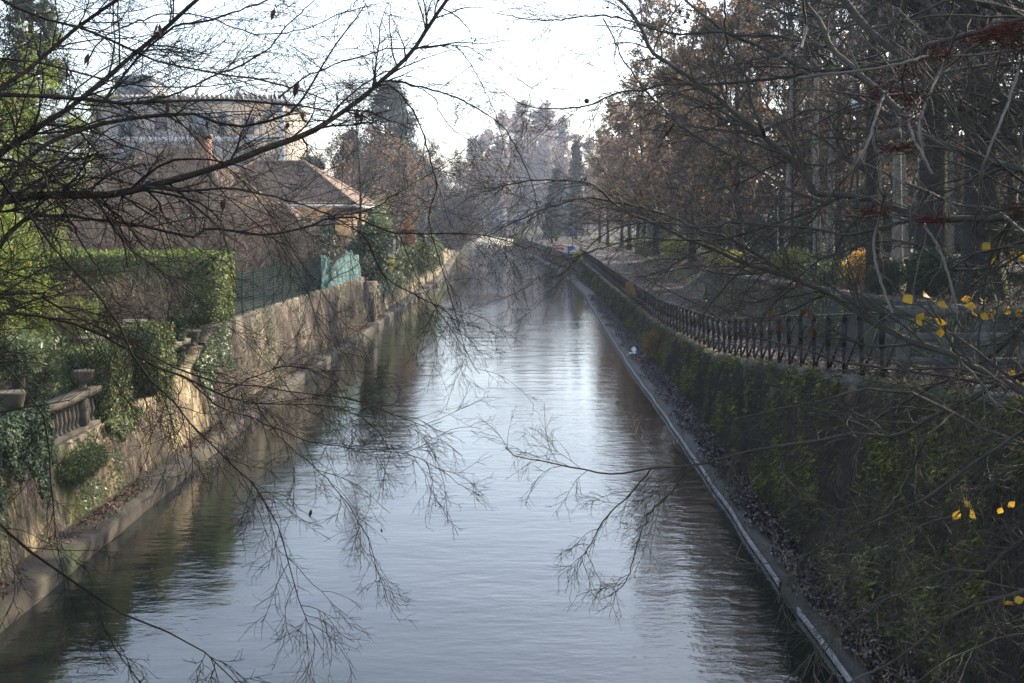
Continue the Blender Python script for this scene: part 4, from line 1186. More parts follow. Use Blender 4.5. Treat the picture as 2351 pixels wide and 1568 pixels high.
# far pale building on the right
bt = building('building', 'hazy pale block behind the spruces at the far right end', 8.6, 13.6, 214, 228, 2, 12.2, M['plaster_grey'], [(9.4 + 1.5 * i, 10.1 + 1.5 * i, 3.2 + 3 * j, 5.0 + 3 * j, 'shutter') for i in range(3) for j in range(3)], None)
MB().box(8.3, 13.9, 213.7, 228.3, 12.203, 12.5).build('roof', M['concrete'], bt)
bt = building('building', 'small hazy white house at the end of the canal', -4.4, -1.2, 246, 254, 2, 8.5, M['plaster_grey'], [(-3.6, -2.8, 5, 6.4, 'glass')], None)
MB().add([(-4.8, 245.6, 8.5), (-.8, 245.6, 8.5), (-.8, 254.4, 8.5), (-4.8, 254.4, 8.5), (-2.8, 245.6, 9.8), (-2.8, 254.4, 9.8)], [(0, 4, 5, 3), (1, 2, 5, 4), (0, 1, 4, 4), (2, 3, 5, 5), (0, 3, 2, 1)]).build('roof', M['tile'], bt)

# ------------------------------------------------------------------ left: big hazy flat-roofed building
D = 130.
bx = lambda px: (px - CX) * D / F
bz = lambda py: CAMZ - (py - HY) * D / F
bt = thing('apartment_building', 'large pale beige flat-roofed building with grey-blue glazed bays behind the tiled house', 'building', (bx(440), D, 2))
MB().box(bx(208), bx(652), D, D + 14, 1.8, bz(238)).build('wall', M['plaster_beige'], bt)
MB().box(bx(200), bx(660), D - .5, D + 14.5, bz(238) + .003, bz(228)).build('roof_edge', M['plaster_grey'], bt)
rt = MB()
for x in np.arange(bx(205), bx(655), .55):
    rt.box(x, x + .3, D + .3, D + 1.2, bz(228) + .005, bz(216))
rt.build('roof_tiles', M['plaster_beige'], bt)
MB().box(bx(206), bx(654), D - .14, D - .003, bz(326), bz(314)).build('cornice', M['white'], bt)
MB().box(bx(640), bx(652) + .06, D - .12, D - .004, 1.8, bz(240)).build('corner_strip', M['white'], bt)
for a_, b_, c_, d_, mm in [(270, 312, 252, 312, 'glass'), (270, 312, 332, 372, 'glass'), (356, 384, 258, 300, 'shutter'), (440, 482, 262, 312, 'glass'), (500, 520, 258, 304, 'glass'), (560, 584, 268, 308, 'shutter'), (356, 384, 334, 376, 'shutter'), (440, 482, 334, 380, 'glass'), (560, 584, 334, 380, 'shutter'), (216, 232, 258, 300, 'shutter')]:
    fr = MB().box(bx(a_), bx(b_), D - .12, D - .005, bz(d_), bz(c_)).build('window', M['shutter'] if mm == 'shutter' else M['plaster_grey'], bt)
    if mm == 'glass':
        MB().box(bx(a_) + .15, bx(b_) - .15, D - .16, D - .124, bz(d_) + .15, bz(c_) - .15).build('pane', M['glass'], fr)
pent = MB().box(bx(242), bx(324), D + 3, D + 10, bz(228), bz(176)).build('penthouse', M['plaster_grey'], bt)
MB().box(bx(238), bx(328), D + 2.7, D + 10.3, bz(176) + .003, bz(167)).build('roof', M['glass'], pent)
MB().box(bx(258), bx(322), D + 2.9, D + 2.997, bz(214), bz(180)).build('window', M['glass'], pent)
for px in (440, 536):
    MB().box(bx(px) - .2, bx(px) + .2, D + 2, D + 2.4, bz(228), bz(200)).build('chimney', M['plaster_grey'], bt)


# ------------------------------------------------------------------ left: tiled houses
def tiled_slope(a, b, c, d, mat_t, name='roof', step=.28):
    """roof plane a-b (eave) to d-c (ridge); rows of barrel tiles running down the slope; a,b eave left/right, d,c ridge left/right"""
    a, b, c, d = map(lambda q: np.array(q, float), (a, b, c, d))
    n = max(3, int(np.linalg.norm(b - a) / step))
    up = np.cross(b - a, (c + d) / 2 - (a + b) / 2); up /= np.linalg.norm(up)
    if up[2] < 0: up = -up
    sub = 4
    m = n * sub
    k = max(2, int(np.linalg.norm((c + d) / 2 - (a + b) / 2) / .4))
    v = []
    for j in range(k + 1):
        for s_ in (0, 1):
            tv = (j + s_ * .98) / (k + 1)
            for i in range(m + 1):
                u = i / m
                h_ = .07 * abs(math.sin(math.pi * i / sub)) + .03 * (1 - s_)
                p = (a + (b - a) * u) * (1 - tv) + (d + (c - d) * u) * tv
                v.append(p + up * h_)
    rows = 2 * (k + 1)
    f = [(r_ * (m + 1) + i, r_ * (m + 1) + i + 1, (r_ + 1) * (m + 1) + i + 1, (r_ + 1) * (m + 1) + i) for r_ in range(rows - 1) for i in range(m)]
    return MB().add(v, f).build(name, M['tile'], mat_t)


def hip_house(name, label, x0, x1, y0, y1, z0, ze, zr, ridge, wall, over=.5):
    """hip roof; ridge=(xa,xb) along x at mid y"""
    t = thing(name, label, 'house', ((x0 + x1) / 2, (y0 + y1) / 2, z0))
    MB().box(x0, x1, y0, y1, z0, ze).build('wall', wall, t)
    X0, X1, Y0, Y1 = x0 - over, x1 + over, y0 - over, y1 + over
    ym = (y0 + y1) / 2
    A, B, C_, D_ = (X0, Y0, ze), (X1, Y0, ze), (X1, Y1, ze), (X0, Y1, ze)
    ra, rb = (ridge[0], ym, zr), (ridge[1], ym, zr)
    tiled_slope(A, B, rb, ra, t)
    tiled_slope(B, C_, rb, rb, t)
    tiled_slope(C_, D_, ra, rb, t)
    tiled_slope(D_, A, ra, ra, t)
    MB().box(X0, X1, Y0, Y1, ze - .22, ze - .02).build('eaves', M['white'], t)
    for p, q in ((A, ra), (B, rb), (ra, rb), (C_, rb)):
        p = np.array(p) + [0, 0, .1]; q = np.array(q) + [0, 0, .12]
        MB().tubes([p, (p + q) / 2, q], [.14, .14, .14], 7).build('ridge_tiles', M['tile'], t)
    return t


h1 = hip_house('tiled_house', 'near villa with a brown tiled hip roof and a sunlit chimney', -27.5, -15.6, 62, 75, 2, 6.2, 10.0, (-20.8, -18.6), M['brick_pink'])
ch = MB().box(-18.55, -17.75, 66.4, 67.3, 7.6, 10.7).build('chimney', M['brick_pink'], h1)
MB().box(-18.65, -17.65, 66.3, 67.4, 10.703, 10.95).build('chimney_cap', M['tile'], ch)
h2 = hip_house('tiled_house', 'second villa with a pinkish tiled roof and a sunlit ochre end wall', -22.0, -11.0, 76, 88, 2, 6.9, 9.9, (-18.6, -15.0), M['plaster_ochre'])
for z in (2.8, 4.9):
    for y in (78, 81.5, 85):
        MB().box(-10.997, -10.93, y, y + 1.1, z, z + 1.4).build('window', M['shutter'], h2)
for x in (-20, -17.5, -15, -12.8):
    MB().box(x, x + 1.0, 75.92, 75.997, 4.7, 6.1).build('window', M['shutter'], h2)
h3 = hip_house('tiled_house', 'low garden house with a tiled roof between the villas and the teal screen', -16.6, -11.6, 64, 71, 2, 4.6, 6.6, (-14.8, -13.4), M['plaster_beige'])
MB().box(-16.5, -12.2, 63.9, 63.997, 2.6, 4.2).build('window', M['glass'], h3)
# red awning
aw = thing('awning', 'faded red awning in the garden below the tiled roofs', 'awning', (-14.5, 59, 4.4))
v = []; n_ = 16
for j in range(5):
    for i in range(n_ + 1):
        u, w_ = i / n_, j / 4
        v.append((-15.9 + 3.4 * u + .5 * w_, 60.4 - 2.2 * w_, 6.25 - 1.05 * w_ - .3 * u + .05 * math.sin(u * 25) - .12 * math.sin(w_ * 3.1)))
f = [(j * (n_ + 1) + i, j * (n_ + 1) + i + 1, (j + 1) * (n_ + 1) + i + 1, (j + 1) * (n_ + 1) + i) for j in range(4) for i in range(n_)]
MB().add(v, f).build('canvas', M['red'], aw)
for x, y, z in ((-15.6, 58.3, 5.0), (-12.1, 58.3, 4.7), (-15.7, 60.3, 6.1), (-12.6, 60.3, 5.9)):
    MB().tubes([(x, y, 2), (x, y, z)], [.04, .04], 6).build('pole', M['white'], aw)

# ------------------------------------------------------------------ overhanging trees near the camera
class Fore:
    """a tree whose limbs reach across the canal; limbs are given by the path they take"""
    def __init__(s, t, trunk, bark):
        s.t, s.trunk, s.bark = t, np.array(trunk, float), bark
        s.px = []                       # sampled (px,py,d) of limbs already grown
        s.twigs = []
        s.ws = 1.0

    def limb(s, pts, w0, w1, d0=None, d1=None, root=None, tw=1.0, L=.75, droop=-.05, seed_m=None):
        pts = np.array(pts, float)
        if d0 is None:
            a = np.concatenate(s.px); i = np.argmin(((a[:, :2] - pts[0]) ** 2).sum(1)); d0 = a[i, 2]
        if d1 is None: d1 = d0
        seg = np.concatenate([[0], np.cumsum(np.linalg.norm(np.diff(pts, axis=0), axis=1))])
        u = seg / seg[-1]
        d = d0 + (d1 - d0) * u + .10 * np.sin(u * 7 + pts[0, 1])
        d[0] = d0
        wpx = (w0 + (w1 - w0) * u) * s.ws
        q = [[*P3(x, y, dd), ww * dd / F / 2] for (x, y), dd, ww in zip(pts, d, wpx)]
        q = np.array(q)
        nroot = 0
        if root is not None:            # continue back to the trunk, out of the picture
            tp = s.trunk[np.argmin(np.abs(s.trunk[:, 2] - root))][:3].copy(); tp[2] = root
            r0 = q[0, 3]
            dr = q[0, :3] - q[1, :3]; dr /= np.linalg.norm(dr)
            dist = np.linalg.norm(tp - q[0, :3])
            m1 = q[0, :3] + dr * dist * .25 + (tp - q[0, :3]) * .06
            m2 = m1 * .45 + tp * .55
            q = np.vstack([[*tp, r0 * 2.2], [*m2, r0 * 1.8], [*m1, r0 * 1.3], q])
            nroot = 3
        k = int(max(10, 5 * len(q)))
        c = smooth_poly(q, k)
        ln = np.linalg.norm(np.diff(c[:, :3], axis=0), axis=1).sum()
        # slight natural crookedness
        wv = c[:, :3].copy()
        amp = .0028
        kn = rng.normal(size=(k, 3)) * amp; kn[0] = 0
        wv += kn
        P0, R0 = wv[None], c[:, 3][None].copy()
        R0 *= 1 + .07 * rng.normal(size=R0.shape)
        mb = MB().tubes(P0, R0, 8)
        if nroot:
            a0 = int(k * .45) if len(pts) < 6 else int(k * .3)
            Pv, Rv = P0[:, a0:], R0[:, a0:]
        else:
            Pv, Rv = P0, R0
        lv = np.linalg.norm(np.diff(Pv[0], axis=0), axis=1).sum()
        m = max(3, int(lv * 12 * tw))
        P1, R1 = sprout(Pv, Rv, m, L, .70, 9, .12 if nroot else .02, 1, up=droop * .8, wig=.13, rr=.42, tip=.35, lenfall=.2, rmin=.0018)
        R1 = np.minimum(R1, .0075)
        mb.tubes(P1, R1, 4)
        P2, R2 = sprout(P1, R1, 6, L * .5, .70, 6, .12, 1, up=droop * .6, wig=.13, rr=.6, tip=.5, rmin=.0014)
        mb.tubes(P2, R2, 3)
        P3_, R3 = sprout(P2, R2, 3, L * .22, .8, 4, .15, 1, up=droop * .4, wig=.15, rr=.7, tip=.6, rmin=.0011)
        mb.tubes(P3_, R3, 3)
        # a fine terminal spray at the tip
        mb.build('branch', s.bark, s.t, smooth=True)
        s.px.append(np.array([[CX + p[0] * F / p[1], HY + (CAMZ - p[2]) * F / p[1], p[1]] for p in P0[0][int(k * .1):]]))
        s.twigs.append(P1)

    def at(s, px, py):
        a = np.concatenate(s.px); i = np.argmin(((a[:, :2] - [px, py]) ** 2).sum(1)); return a[i, 2]


def bent_leaf(mb, p, L, W, d, n, curl=.5, k=7):
    """one leaf blade of k cross rows, curled along its length"""
    d = np.array(d, float); d /= np.linalg.norm(d)
    n = np.array(n, float); n -= n.dot(d) * d; n /= np.linalg.norm(n)
    w = np.cross(d, n)
    prof_ = [0, .5, .86, 1, .92, .68, .34, .04]
    v = []
    p = np.array(p, float)
    for j in range(k + 1):
        hw = W / 2 * prof_[min(j, 7)] + .0008
        fold = hw * .5
        v += [p - w * hw + n * fold, p.copy(), p + w * hw + n * fold]
        p = p + d * L / k
        d = d + n * curl / k; d /= np.linalg.norm(d)
        n = np.cross(w, d) * -1 if np.dot(np.cross(w, d), n) < 0 else np.cross(w, d)
    f = []
    for j in range(k):
        f += [(3 * j, 3 * j + 1, 3 * j + 4, 3 * j + 3), (3 * j + 1, 3 * j + 2, 3 * j + 5, 3 * j + 4)]
    mb.add(v, f)


def leaf_at(tree, px, py, size_px, mat, name, d=None, down=True, cnt=1, yellow=False):
    dep = tree.at(px, py) - .03
    p = P3(px, py, dep)
    L = size_px * dep / F
    mb = MB()
    # stalk up to the nearest limb point
    for i in range(cnt):
        if yellow:
            dd = np.array([rng.normal() * .8, rng.normal() * .5, -.5 + rng.normal() * .5])
            nn = np.array([rng.normal() * .7, -1, rng.normal() * .6 + .3])
            L *= rng.uniform(.7, 1.12)
            bent_leaf(mb, p, L, L * rng.uniform(.62, .85), dd, nn, rng.uniform(.1, 1.1))
        else:
            dd = np.array([rng.normal() * .28, rng.normal() * .3, -1])
            nn = np.array([rng.normal(), rng.normal(), .1])
            bent_leaf(mb, p + rng.normal(size=3) * L * .12, L * rng.uniform(.75, 1.1), L * .30, dd, nn, 1.0)
    a = np.concatenate(tree.px); i = np.argmin(((a[:, :2] - [px, py]) ** 2).sum(1))
    q = P3(a[i, 0], a[i, 1], a[i, 2])
    mb.tubes([p + [.004, .01, .022], p + [0, .004, .01], p], [.0008, .0009, .0009], 3)
    return mb.build(name, M[mat], tree.t)


# ---- left tree
lt = thing('bare_tree', 'bare dark-limbed tree reaching over the canal from the left edge', 'tree', (-9.6, 7.5, 1.8))
ltr = np.array([(-9.6, 7.5, 1.7), (-9.5, 7.5, 3.2), (-9.45, 7.4, 5.2), (-9.5, 7.3, 7.2), (-9.6, 7.3, 9.5)])
MB().tubes(ltr, [.30, .23, .20, .16, .10], 12).build('trunk', M['bark_left'], lt, smooth=True)
T = Fore(lt, ltr, M['bark_left'])
T.ws = .70
T.limb([(-60, 480), (0, 463), (120, 445), (240, 448), (330, 430), (470, 395), (600, 345), (700, 310), (790, 255), (870, 190), (940, 125), (985, 60), (1025, 0), (1050, -40)], 27, 12, 5.2, 8.0, 5.6, .95)
T.limb([(-30, 215), (0, 217), (110, 222), (233, 230), (300, 237), (433, 230), (567, 233), (667, 240), (760, 255)], 15, 5, 5.0, 6.6, 6.2, .8)
T.limb([(-30, 380), (0, 350), (100, 284), (187, 227), (253, 170), (317, 117), (384, 60), (457, 0), (490, -30)], 20, 12, 5.4, 6.4, 5.8)
T.limb([(-30, 230), (0, 205), (100, 130), (200, 45), (277, 0), (300, -20)], 16, 11, 5.6, 6.2, 6.6)
T.limb([(-10, -10), (33, 15), (100, 43), (167, 60), (233, 80), (317, 123), (384, 147), (467, 163), (584, 180), (667, 200), (760, 235)], 10, 4, 5.3, 6.6, 7.3)
T.limb([(-20, 520), (20, 427), (67, 360), (133, 317), (200, 293), (284, 273), (367, 267), (433, 257), (484, 277), (550, 290), (617, 277), (660, 263), (700, 217), (784, 83), (840, 10)], 18, 4, 5.0, 7.0, 5.2, .8)
T.limb([(-30, 595), (0, 570), (60, 500), (150, 496), (300, 513), (400, 536), (455, 541), (475, 524), (540, 531), (590, 541), (640, 536), (705, 521), (760, 500), (822, 499), (865, 521), (915, 536), (1078, 536), (1150, 550), (1210, 572)], 13, 3.5, 5.2, 8.2, 4.6, 1.1)
T.limb([(330, 430), (440, 438), (520, 432), (597, 445), (690, 468), (765, 498), (840, 548), (880, 631), (965, 683), (1027, 716), (1050, 760)], 9, 2.5, None, 8.0)
T.limb([(-20, 712), (0, 716), (100, 726), (175, 746), (225, 763), (287, 798), (350, 840), (425, 867), (500, 905), (588, 925), (700, 930), (780, 935), (850, 970), (900, 1040)], 11, 2.5, 4.6, 6.4, 4.2, 1.0, .58, -.10)
T.limb([(-20, 676), (75, 676), (125, 701), (200, 743), (287, 778), (400, 842), (512, 880), (588, 887), (700, 903), (800, 915), (900, 950), (985, 985)], 9, 2.5, 4.8, 6.8, 4.6, 1.0, .58, -.10)
T.limb([(0, 410), (22, 441), (75, 503), (125, 576), (187, 638), (270, 736), (295, 798), (337, 865), (395, 917), (425, 960), (500, 1035), (588, 1115), (615, 1160), (645, 1230), (670, 1330), (700, 1420), (740, 1490)], 9, 2.2, 4.4, 5.2, 4.9, .8, .5, -.10)
T.limb([(100, 400), (117, 441), (155, 496), (200, 578), (250, 658), (270, 696), (300, 715), (330, 760)], 8, 3, 4.6, 5.0, None, .6, .45)
T.limb([(-20, 1180), (0, 1206), (47, 1253), (125, 1306), (203, 1360), (297, 1419), (429, 1472), (500, 1522), (545, 1568), (570, 1600)], 10, 3, 3.6, 4.4, 3.6, .7, .35)
T.limb([(203, 1360), (241, 1447), (282, 1513), (322, 1568), (340, 1600)], 5, 3, None, None, None, .4, .3)
T.limb([(-10, 820), (0, 835), (62, 895), (100, 955), (112, 1022), (117, 1125), (130, 1240), (140, 1320)], 6, 2.5, 4.2, 4.4, 4.4, .5, .4, -.1)
T.limb([(850, 205), (894, 196), (946, 248), (967, 296), (978, 327), (994, 390), (1003, 430), (985, 500), (1010, 600), (1040, 700), (1070, 810)], 6, 2, None, 8.0, None, .9, .6, -.1)
T.limb([(870, 190), (903, 186), (978, 202), (1061, 231), (1144, 281), (1176, 323), (1200, 370), (1225, 430), (1240, 520)], 7, 2, None, 8.2, None, .9, .6, -.08)
T.limb([(900, 186), (946, 194), (999, 227), (1007, 254), (1040, 298), (1071, 317), (1120, 360)], 4, 2, None, None, None, .6, .5)
T.limb([(-20, 130), (0, 133), (83, 143), (167, 163), (233, 180), (284, 193), (367, 200), (433, 200), (550, 190), (620, 180)], 7, 3, 4.8, 5.6, 6.9, .9)
T.limb([(200, 150), (220, 103), (267, 70), (334, 43), (393, 30), (484, 43), (584, 77), (700, 67), (784, 30), (850, 15)], 6, 3, None, 6.4)
T.limb([(240, 232), (317, 133), (400, 63), (467, 50), (560, 20), (640, -10)], 9, 6, None, 6.6, None, .7)
T.limb([(300, 237), (400, 215), (500, 170), (560, 147), (627, 100), (667, 50), (720, 5)], 8, 4, None, 6.6)
T.limb([(640, 225), (700, 176), (728, 167), (770, 146), (832, 129), (886, 113), (978, 110), (1061, 104), (1124, 138), (1176, 173), (1225, 205)], 6, 2.2, None, 7.6, None, .9, .6, -.08)
T.limb([(1047, 104), (1086, 156), (1115, 211), (1144, 279), (1160, 360)], 3.5, 2, None, None, None, .5, .5, -.1)
T.limb([(0, 320), (90, 380), (180, 440), (250, 500), (320, 600), (400, 640), (490, 720), (560, 780)], 6, 2.5, 4.9, 5.8, 5.3, .9, .6, -.08)
T.limb([(400, 265), (480, 350), (560, 420), (640, 520), (700, 620), (760, 700)], 5, 2, None, 6.4, None, .9, .6, -.08)
T.limb([(470, 395), (540, 470), (640, 560), (700, 660), (740, 760), (800, 820)], 4, 2, None, 6.6, None, .8, .6, -.1)
T.limb([(425, 867), (500, 930), (580, 960), (700, 1010), (820, 1030), (940, 1045), (1030, 1090)], 5, 2, None, 6.0, None, .8, .45, -.10)
T.limb([(588, 925), (640, 1000), (740, 1090), (800, 1160), (850, 1250), (865, 1330)], 4, 2, None, 6.2, None, .8, .42, -.10)
T.limb([(500, 905), (600, 860), (680, 840), (760, 870), (860, 900)], 4, 2, None, None, None, .8, .5, -.06)
T.limb([(760, 498), (850, 480), (920, 440), (1000, 390), (1070, 340), (1105, 300)], 4, 2, None, 7.6, None, .9, .6)
T.limb([(915, 536), (960, 640), (1010, 720), (1060, 790), (1100, 860)], 3.5, 2, None, 8.0, None, .8, .5, -.1)
for (x, y, s, c) in [(625, 15, 34, 3), (358, 55, 34, 2), (345, 78, 26, 1), (205, 118, 30, 1), (380, 240, 30, 1), (680, 195, 34, 3), (625, 210, 34, 2), (690, 260, 30, 2), (662, 280, 26, 2), (516, 455, 32, 2), (826, 258, 34, 3), (716, 1172, 26, 1), (600, 1130, 18, 1), (90, 30, 30, 1), (480, 275, 24, 1), (1075, 602, 14, 1), (1103, 606, 11, 1), (970, 458, 20, 1), (875, 1215, 16, 1), (630, 905, 16, 1), (640, 150, 22, 1), (585, 160, 20, 1), (890, 100, 20, 1), (1095, 88, 14, 1), (270, 440, 26, 1), (180, 1540, 16, 1)]:
    leaf_at(T, x, y, s, 'dead', 'dead_leaf', cnt=c)

# ---- right tree
rt_ = thing('bare_tree', 'bare grey-limbed tree reaching over the path and canal from the right edge', 'tree', (6.4, 5.5, 4.3))
rtr = np.array([(6.4, 5.5, 3.0), (6.3, 5.5, 4.4), (6.25, 5.4, 5.6), (6.3, 5.3, 7.2), (6.4, 5.3, 9.5)])
MB().tubes(rtr, [.32, .25, .21, .16, .10], 12).build('trunk', M['bark_right'], rt_, smooth=True)
U = Fore(rt_, rtr, M['bark_right'])
U.limb([(2400, 488), (2351, 491), (2264, 501), (2164, 503), (2101, 498), (2051, 478), (1989, 456), (1939, 448), (1864, 441), (1849, 400), (1774, 332), (1744, 307), (1661, 237), (1616, 200), (1549, 155), (1499, 122), (1469, 57), (1424, 0), (1400, -30)], 19, 7, 4.6, 7.2, 6.1, 1.0)
U.limb([(2400, 30), (2351, 45), (2240, 75), (2139, 103), (2089, 135), (1964, 157), (1864, 160), (1764, 115), (1674, 78), (1624, 42), (1574, 2), (1550, -20)], 15, 6, 4.8, 6.8, 7.0, 1.0)
U.limb([(2420, 410), (2351, 390), (2289, 375), (2189, 340), (2114, 300), (2064, 252), (2009, 200), (1959, 155), (1927, 130), (1904, 100), (1884, 50), (1841, 0), (1820, -30)], 19, 11, 4.4, 6.0, 6.5, .8)
U.limb([(2400, 360), (2351, 332), (2264, 280), (2201, 245), (2139, 195), (2089, 140), (2039, 107), (1976, 50), (1939, 0), (1920, -20)], 22, 17, 6.2, 7.4, 6.7, .8)
U.limb([(2400, 310), (2351, 275), (2289, 212), (2239, 145), (2176, 67), (2121, 0), (2100, -20)], 21, 16, 6.0, 7.0, 6.9, .8)
U.limb([(2400, 50), (2351, 37), (2289, 15), (2226, 0), (2150, -20)], 22, 18, 6.0, 6.6, 7.6, .8)
U.limb([(2400, 925), (2351, 900), (2290, 868), (2214, 833), (2189, 816), (2064, 771), (1976, 723), (1926, 686), (1839, 648), (1764, 622), (1724, 613), (1661, 581), (1586, 553), (1499, 511), (1424, 478), (1376, 434), (1334, 417), (1230, 413), (1157, 425), (1105, 442)], 19, 2.2, 4.6, 8.0, 5.2, 1.1)
U.limb([(1811, 632), (1736, 583), (1674, 548), (1599, 526), (1524, 491), (1424, 466), (1350, 455), (1280, 470), (1200, 500), (1120, 540)], 9, 2, None, 8.2, None, 1.3, .6, -.02)
U.limb([(2400, 850), (2351, 860), (2250, 900), (2150, 950), (2060, 1000), (1964, 996), (1864, 1014), (1716, 1036), (1672, 1050), (1585, 1068), (1497, 1074), (1418, 1088), (1345, 1077), (1249, 1059), (1176, 1045), (1160, 1025)], 11, 2.2, 5.0, 6.6, 5.0, .8, .5, -.08)
U.limb([(2400, 1030), (2351, 1019), (2301, 1001), (2239, 976), (2176, 944), (2089, 901), (2039, 894), (1964, 894), (1889, 919), (1764, 944), (1680, 965)], 10, 2.2, 4.2, 5.0, 4.8, .8, .5)
U.limb([(2189, 952), (2126, 1009), (2101, 1064), (2064, 1129), (2031, 1174)], 7, 3, None, None, None, .6, .45)
U.limb([(2400, 950), (2351, 985), (2309, 1016), (2251, 1049), (2189, 1099), (2114, 1149), (2035, 1185), (1935, 1231), (1868, 1265), (1801, 1291), (1685, 1295)], 8, 2, 4.0, 4.8, 4.9, .7, .45)
U.limb([(2400, 1200), (2351, 1241), (2301, 1275), (2251, 1315), (2168, 1308), (2118, 1341), (2035, 1365), (1985, 1401), (1930, 1450), (1870, 1520)], 10, 3, 4.2, 4.8, 4.5, .7, .45)
U.limb([(2400, 1335), (2351, 1355), (2268, 1381), (2185, 1411), (2135, 1451), (2068, 1511), (2000, 1540), (1920, 1585)], 10, 4, 3.9, 4.4, 4.3, .6, .4)
U.limb([(2201, 1308), (2161, 1345), (2085, 1355), (2001, 1395), (1935, 1445), (1895, 1475), (1798, 1568), (1780, 1590)], 6, 3, None, None, None, .5, .4)
U.limb([(2400, 700), (2351, 745), (2314, 784), (2251, 834), (2189, 864), (2126, 896), (2039, 946), (1964, 996), (1900, 1020), (1830, 1075), (1760, 1130)], 11, 3, 5.4, 6.2, 5.6, .8, .5)
U.limb([(2400, 868), (2351, 870), (2260, 880), (2164, 861), (2064, 851), (1976, 836), (1914, 829), (1862, 806), (1749, 778), (1699, 766), (1619, 708), (1536, 668), (1480, 640)], 9, 2.5, 5.0, 6.8, 5.4, 1.0)
U.limb([(2130, 690), (2150, 720), (2201, 821), (2239, 866), (2281, 924), (2301, 994)], 5, 8, 4.4, 4.3, None, .5, .4)
U.limb([(1895, 108), (1862, 100), (1774, 82), (1699, 82), (1649, 72), (1574, 78), (1511, 72), (1461, 52), (1374, 35), (1274, 46), (1200, 42), (1130, 28)], 8, 2, None, 7.6, None, 1.0, .6)
U.limb([(1900, 150), (1811, 175), (1716, 187), (1649, 192), (1524, 195), (1486, 205), (1424, 212), (1386, 227), (1349, 242), (1274, 250), (1200, 240), (1150, 205)], 9, 2, None, 7.6, None, 1.0, .6)
U.limb([(1900, 470), (1800, 430), (1736, 387), (1661, 347), (1586, 305), (1544, 270), (1486, 212), (1436, 145), (1410, 90), (1385, 40)], 8, 3, None, 7.6, None, .9, .6)
U.limb([(1755, 312), (1746, 290), (1744, 275), (1724, 232), (1716, 185), (1679, 125), (1666, 75), (1665, -20)], 7, 4, None, None, None, .7)
U.limb([(1939, 448), (1862, 484), (1749, 523), (1661, 548), (1549, 551), (1469, 547), (1380, 570), (1290, 600)], 7, 2, None, 7.4, None, 1.2, .6, -.05)
U.limb([(2150, 500), (2089, 506), (1989, 531), (1926, 536), (1839, 521), (1764, 518), (1686, 511), (1611, 523), (1500, 510), (1400, 530), (1330, 590), (1280, 640)], 8, 2, None, 6.6, None, 1.0, .6)
U.limb([(2189, 340), (2050, 340), (1950, 400), (1850, 520), (1760, 580), (1680, 640), (1600, 740)], 6, 2.5, None, 6.4, None, 1.0, .6)
U.limb([(2400, 610), (2351, 600), (2200, 620), (2100, 560), (2000, 560), (1880, 600), (1780, 680), (1700, 690), (1600, 640)], 7, 2.5, 5.6, 7.0, 6.0, 1.1, .6)
U.limb([(2400, 240), (2300, 230), (2200, 300), (2100, 350), (2000, 330), (1900, 380), (1800, 370), (1700, 420), (1620, 440)], 8, 3, 5.2, 7.0, 6.5, 1.1, .6)
U.limb([(2400, 140), (2300, 150), (2170, 165), (2060, 215), (1960, 260), (1860, 250), (1780, 290), (1700, 300), (1600, 290)], 8, 3, 5.4, 7.2, 6.8, 1.1, .6)
U.limb([(2400, 1060), (2300, 1090), (2200, 1180), (2120, 1200), (2020, 1260), (1930, 1330), (1850, 1370)], 6, 2, 4.8, 5.4, 4.7, 1.0, .5)
U.limb([(2400, 1450), (2330, 1460), (2230, 1490), (2150, 1530), (2080, 1590)], 7, 4, 4.6, 4.8, 4.2, .8, .4)
U.limb([(1497, 1074), (1450, 1130), (1390, 1190), (1350, 1260), (1330, 1300)], 4, 2, None, None, None, 1.2, .35, -.10)
U.limb([(1585, 1068), (1540, 1130), (1490, 1180), (1460, 1260), (1440, 1330), (1400, 1370)], 4.5, 2, None, None, None, .8, .4, -.10)
for (x, y, s, c) in [(1690, 405, 42, 3), (1712, 410, 34, 2), (1465, 440, 30, 2), (1800, 590, 34, 2), (1835, 640, 36, 2), (1762, 700, 36, 2), (1790, 735, 34, 2), (1850, 715, 38, 3), (1865, 755, 30, 2), (1345, 405, 22, 2), (1240, 625, 26, 1), (1893, 620, 36, 2), (1545, 275, 60, 2), (1505, 1125, 22, 1), (1925, 182, 24, 1), (1260, 1062, 10, 1), (1520, 330, 22, 1), (2155, 530, 40, 1)]:
    leaf_at(U, x, y, s, 'dead', 'dead_leaf', cnt=c)
for (zx, zy) in [(2035, 495), (2090, 630), (2210, 580), (2300, 630), (2240, 690), (2340, 950), (1250, 970), (1425, 990), (1540, 1060), (1860, 1000), (1950, 1000), (1910, 1090), (1870, 1140), (1945, 1150), (2055, 1105), (2160, 1090), (2260, 1110), (1360, 1200), (1430, 1200), (1580, 1280), (1640, 1240)]:
    leaf_at(U, 1764 + zx * .25, 441 + zy * .25 - 8, 27, 'yellow', 'yellow_leaf', yellow=True)
for (x, y) in [(2330, 850), (2342, 878), (2318, 885), (2213, 1152), (2203, 1172), (2228, 1170), (2300, 1165), (2330, 1152), (2306, 1388), (2330, 1382)]:
    leaf_at(U, x, y, 27, 'yellow', 'yellow_leaf', yellow=True)
for (x, y, s) in [(1347, 232, 12), (1561, 26, 8), (1573, 50, 8), (1550, 82, 8), (1526, 290, 7), (1394, 17, 6), (1783, 198, 7), (1765, 365, 7), (1705, 388, 7)]:
    dep = U.at(x, y) - .02
    p = P3(x, y, dep)
    MB().lathe(tuple(p), [(0, -1 * s * dep / F / 2)] + [(s * dep / F / 2 * math.cos(a_), s * dep / F / 2 * math.sin(a_)) for a_ in (-1, -.5, 0, .5, 1)] + [(0, s * dep / F / 2)], 8).build('fruit_ball', M['ball'], rt_)

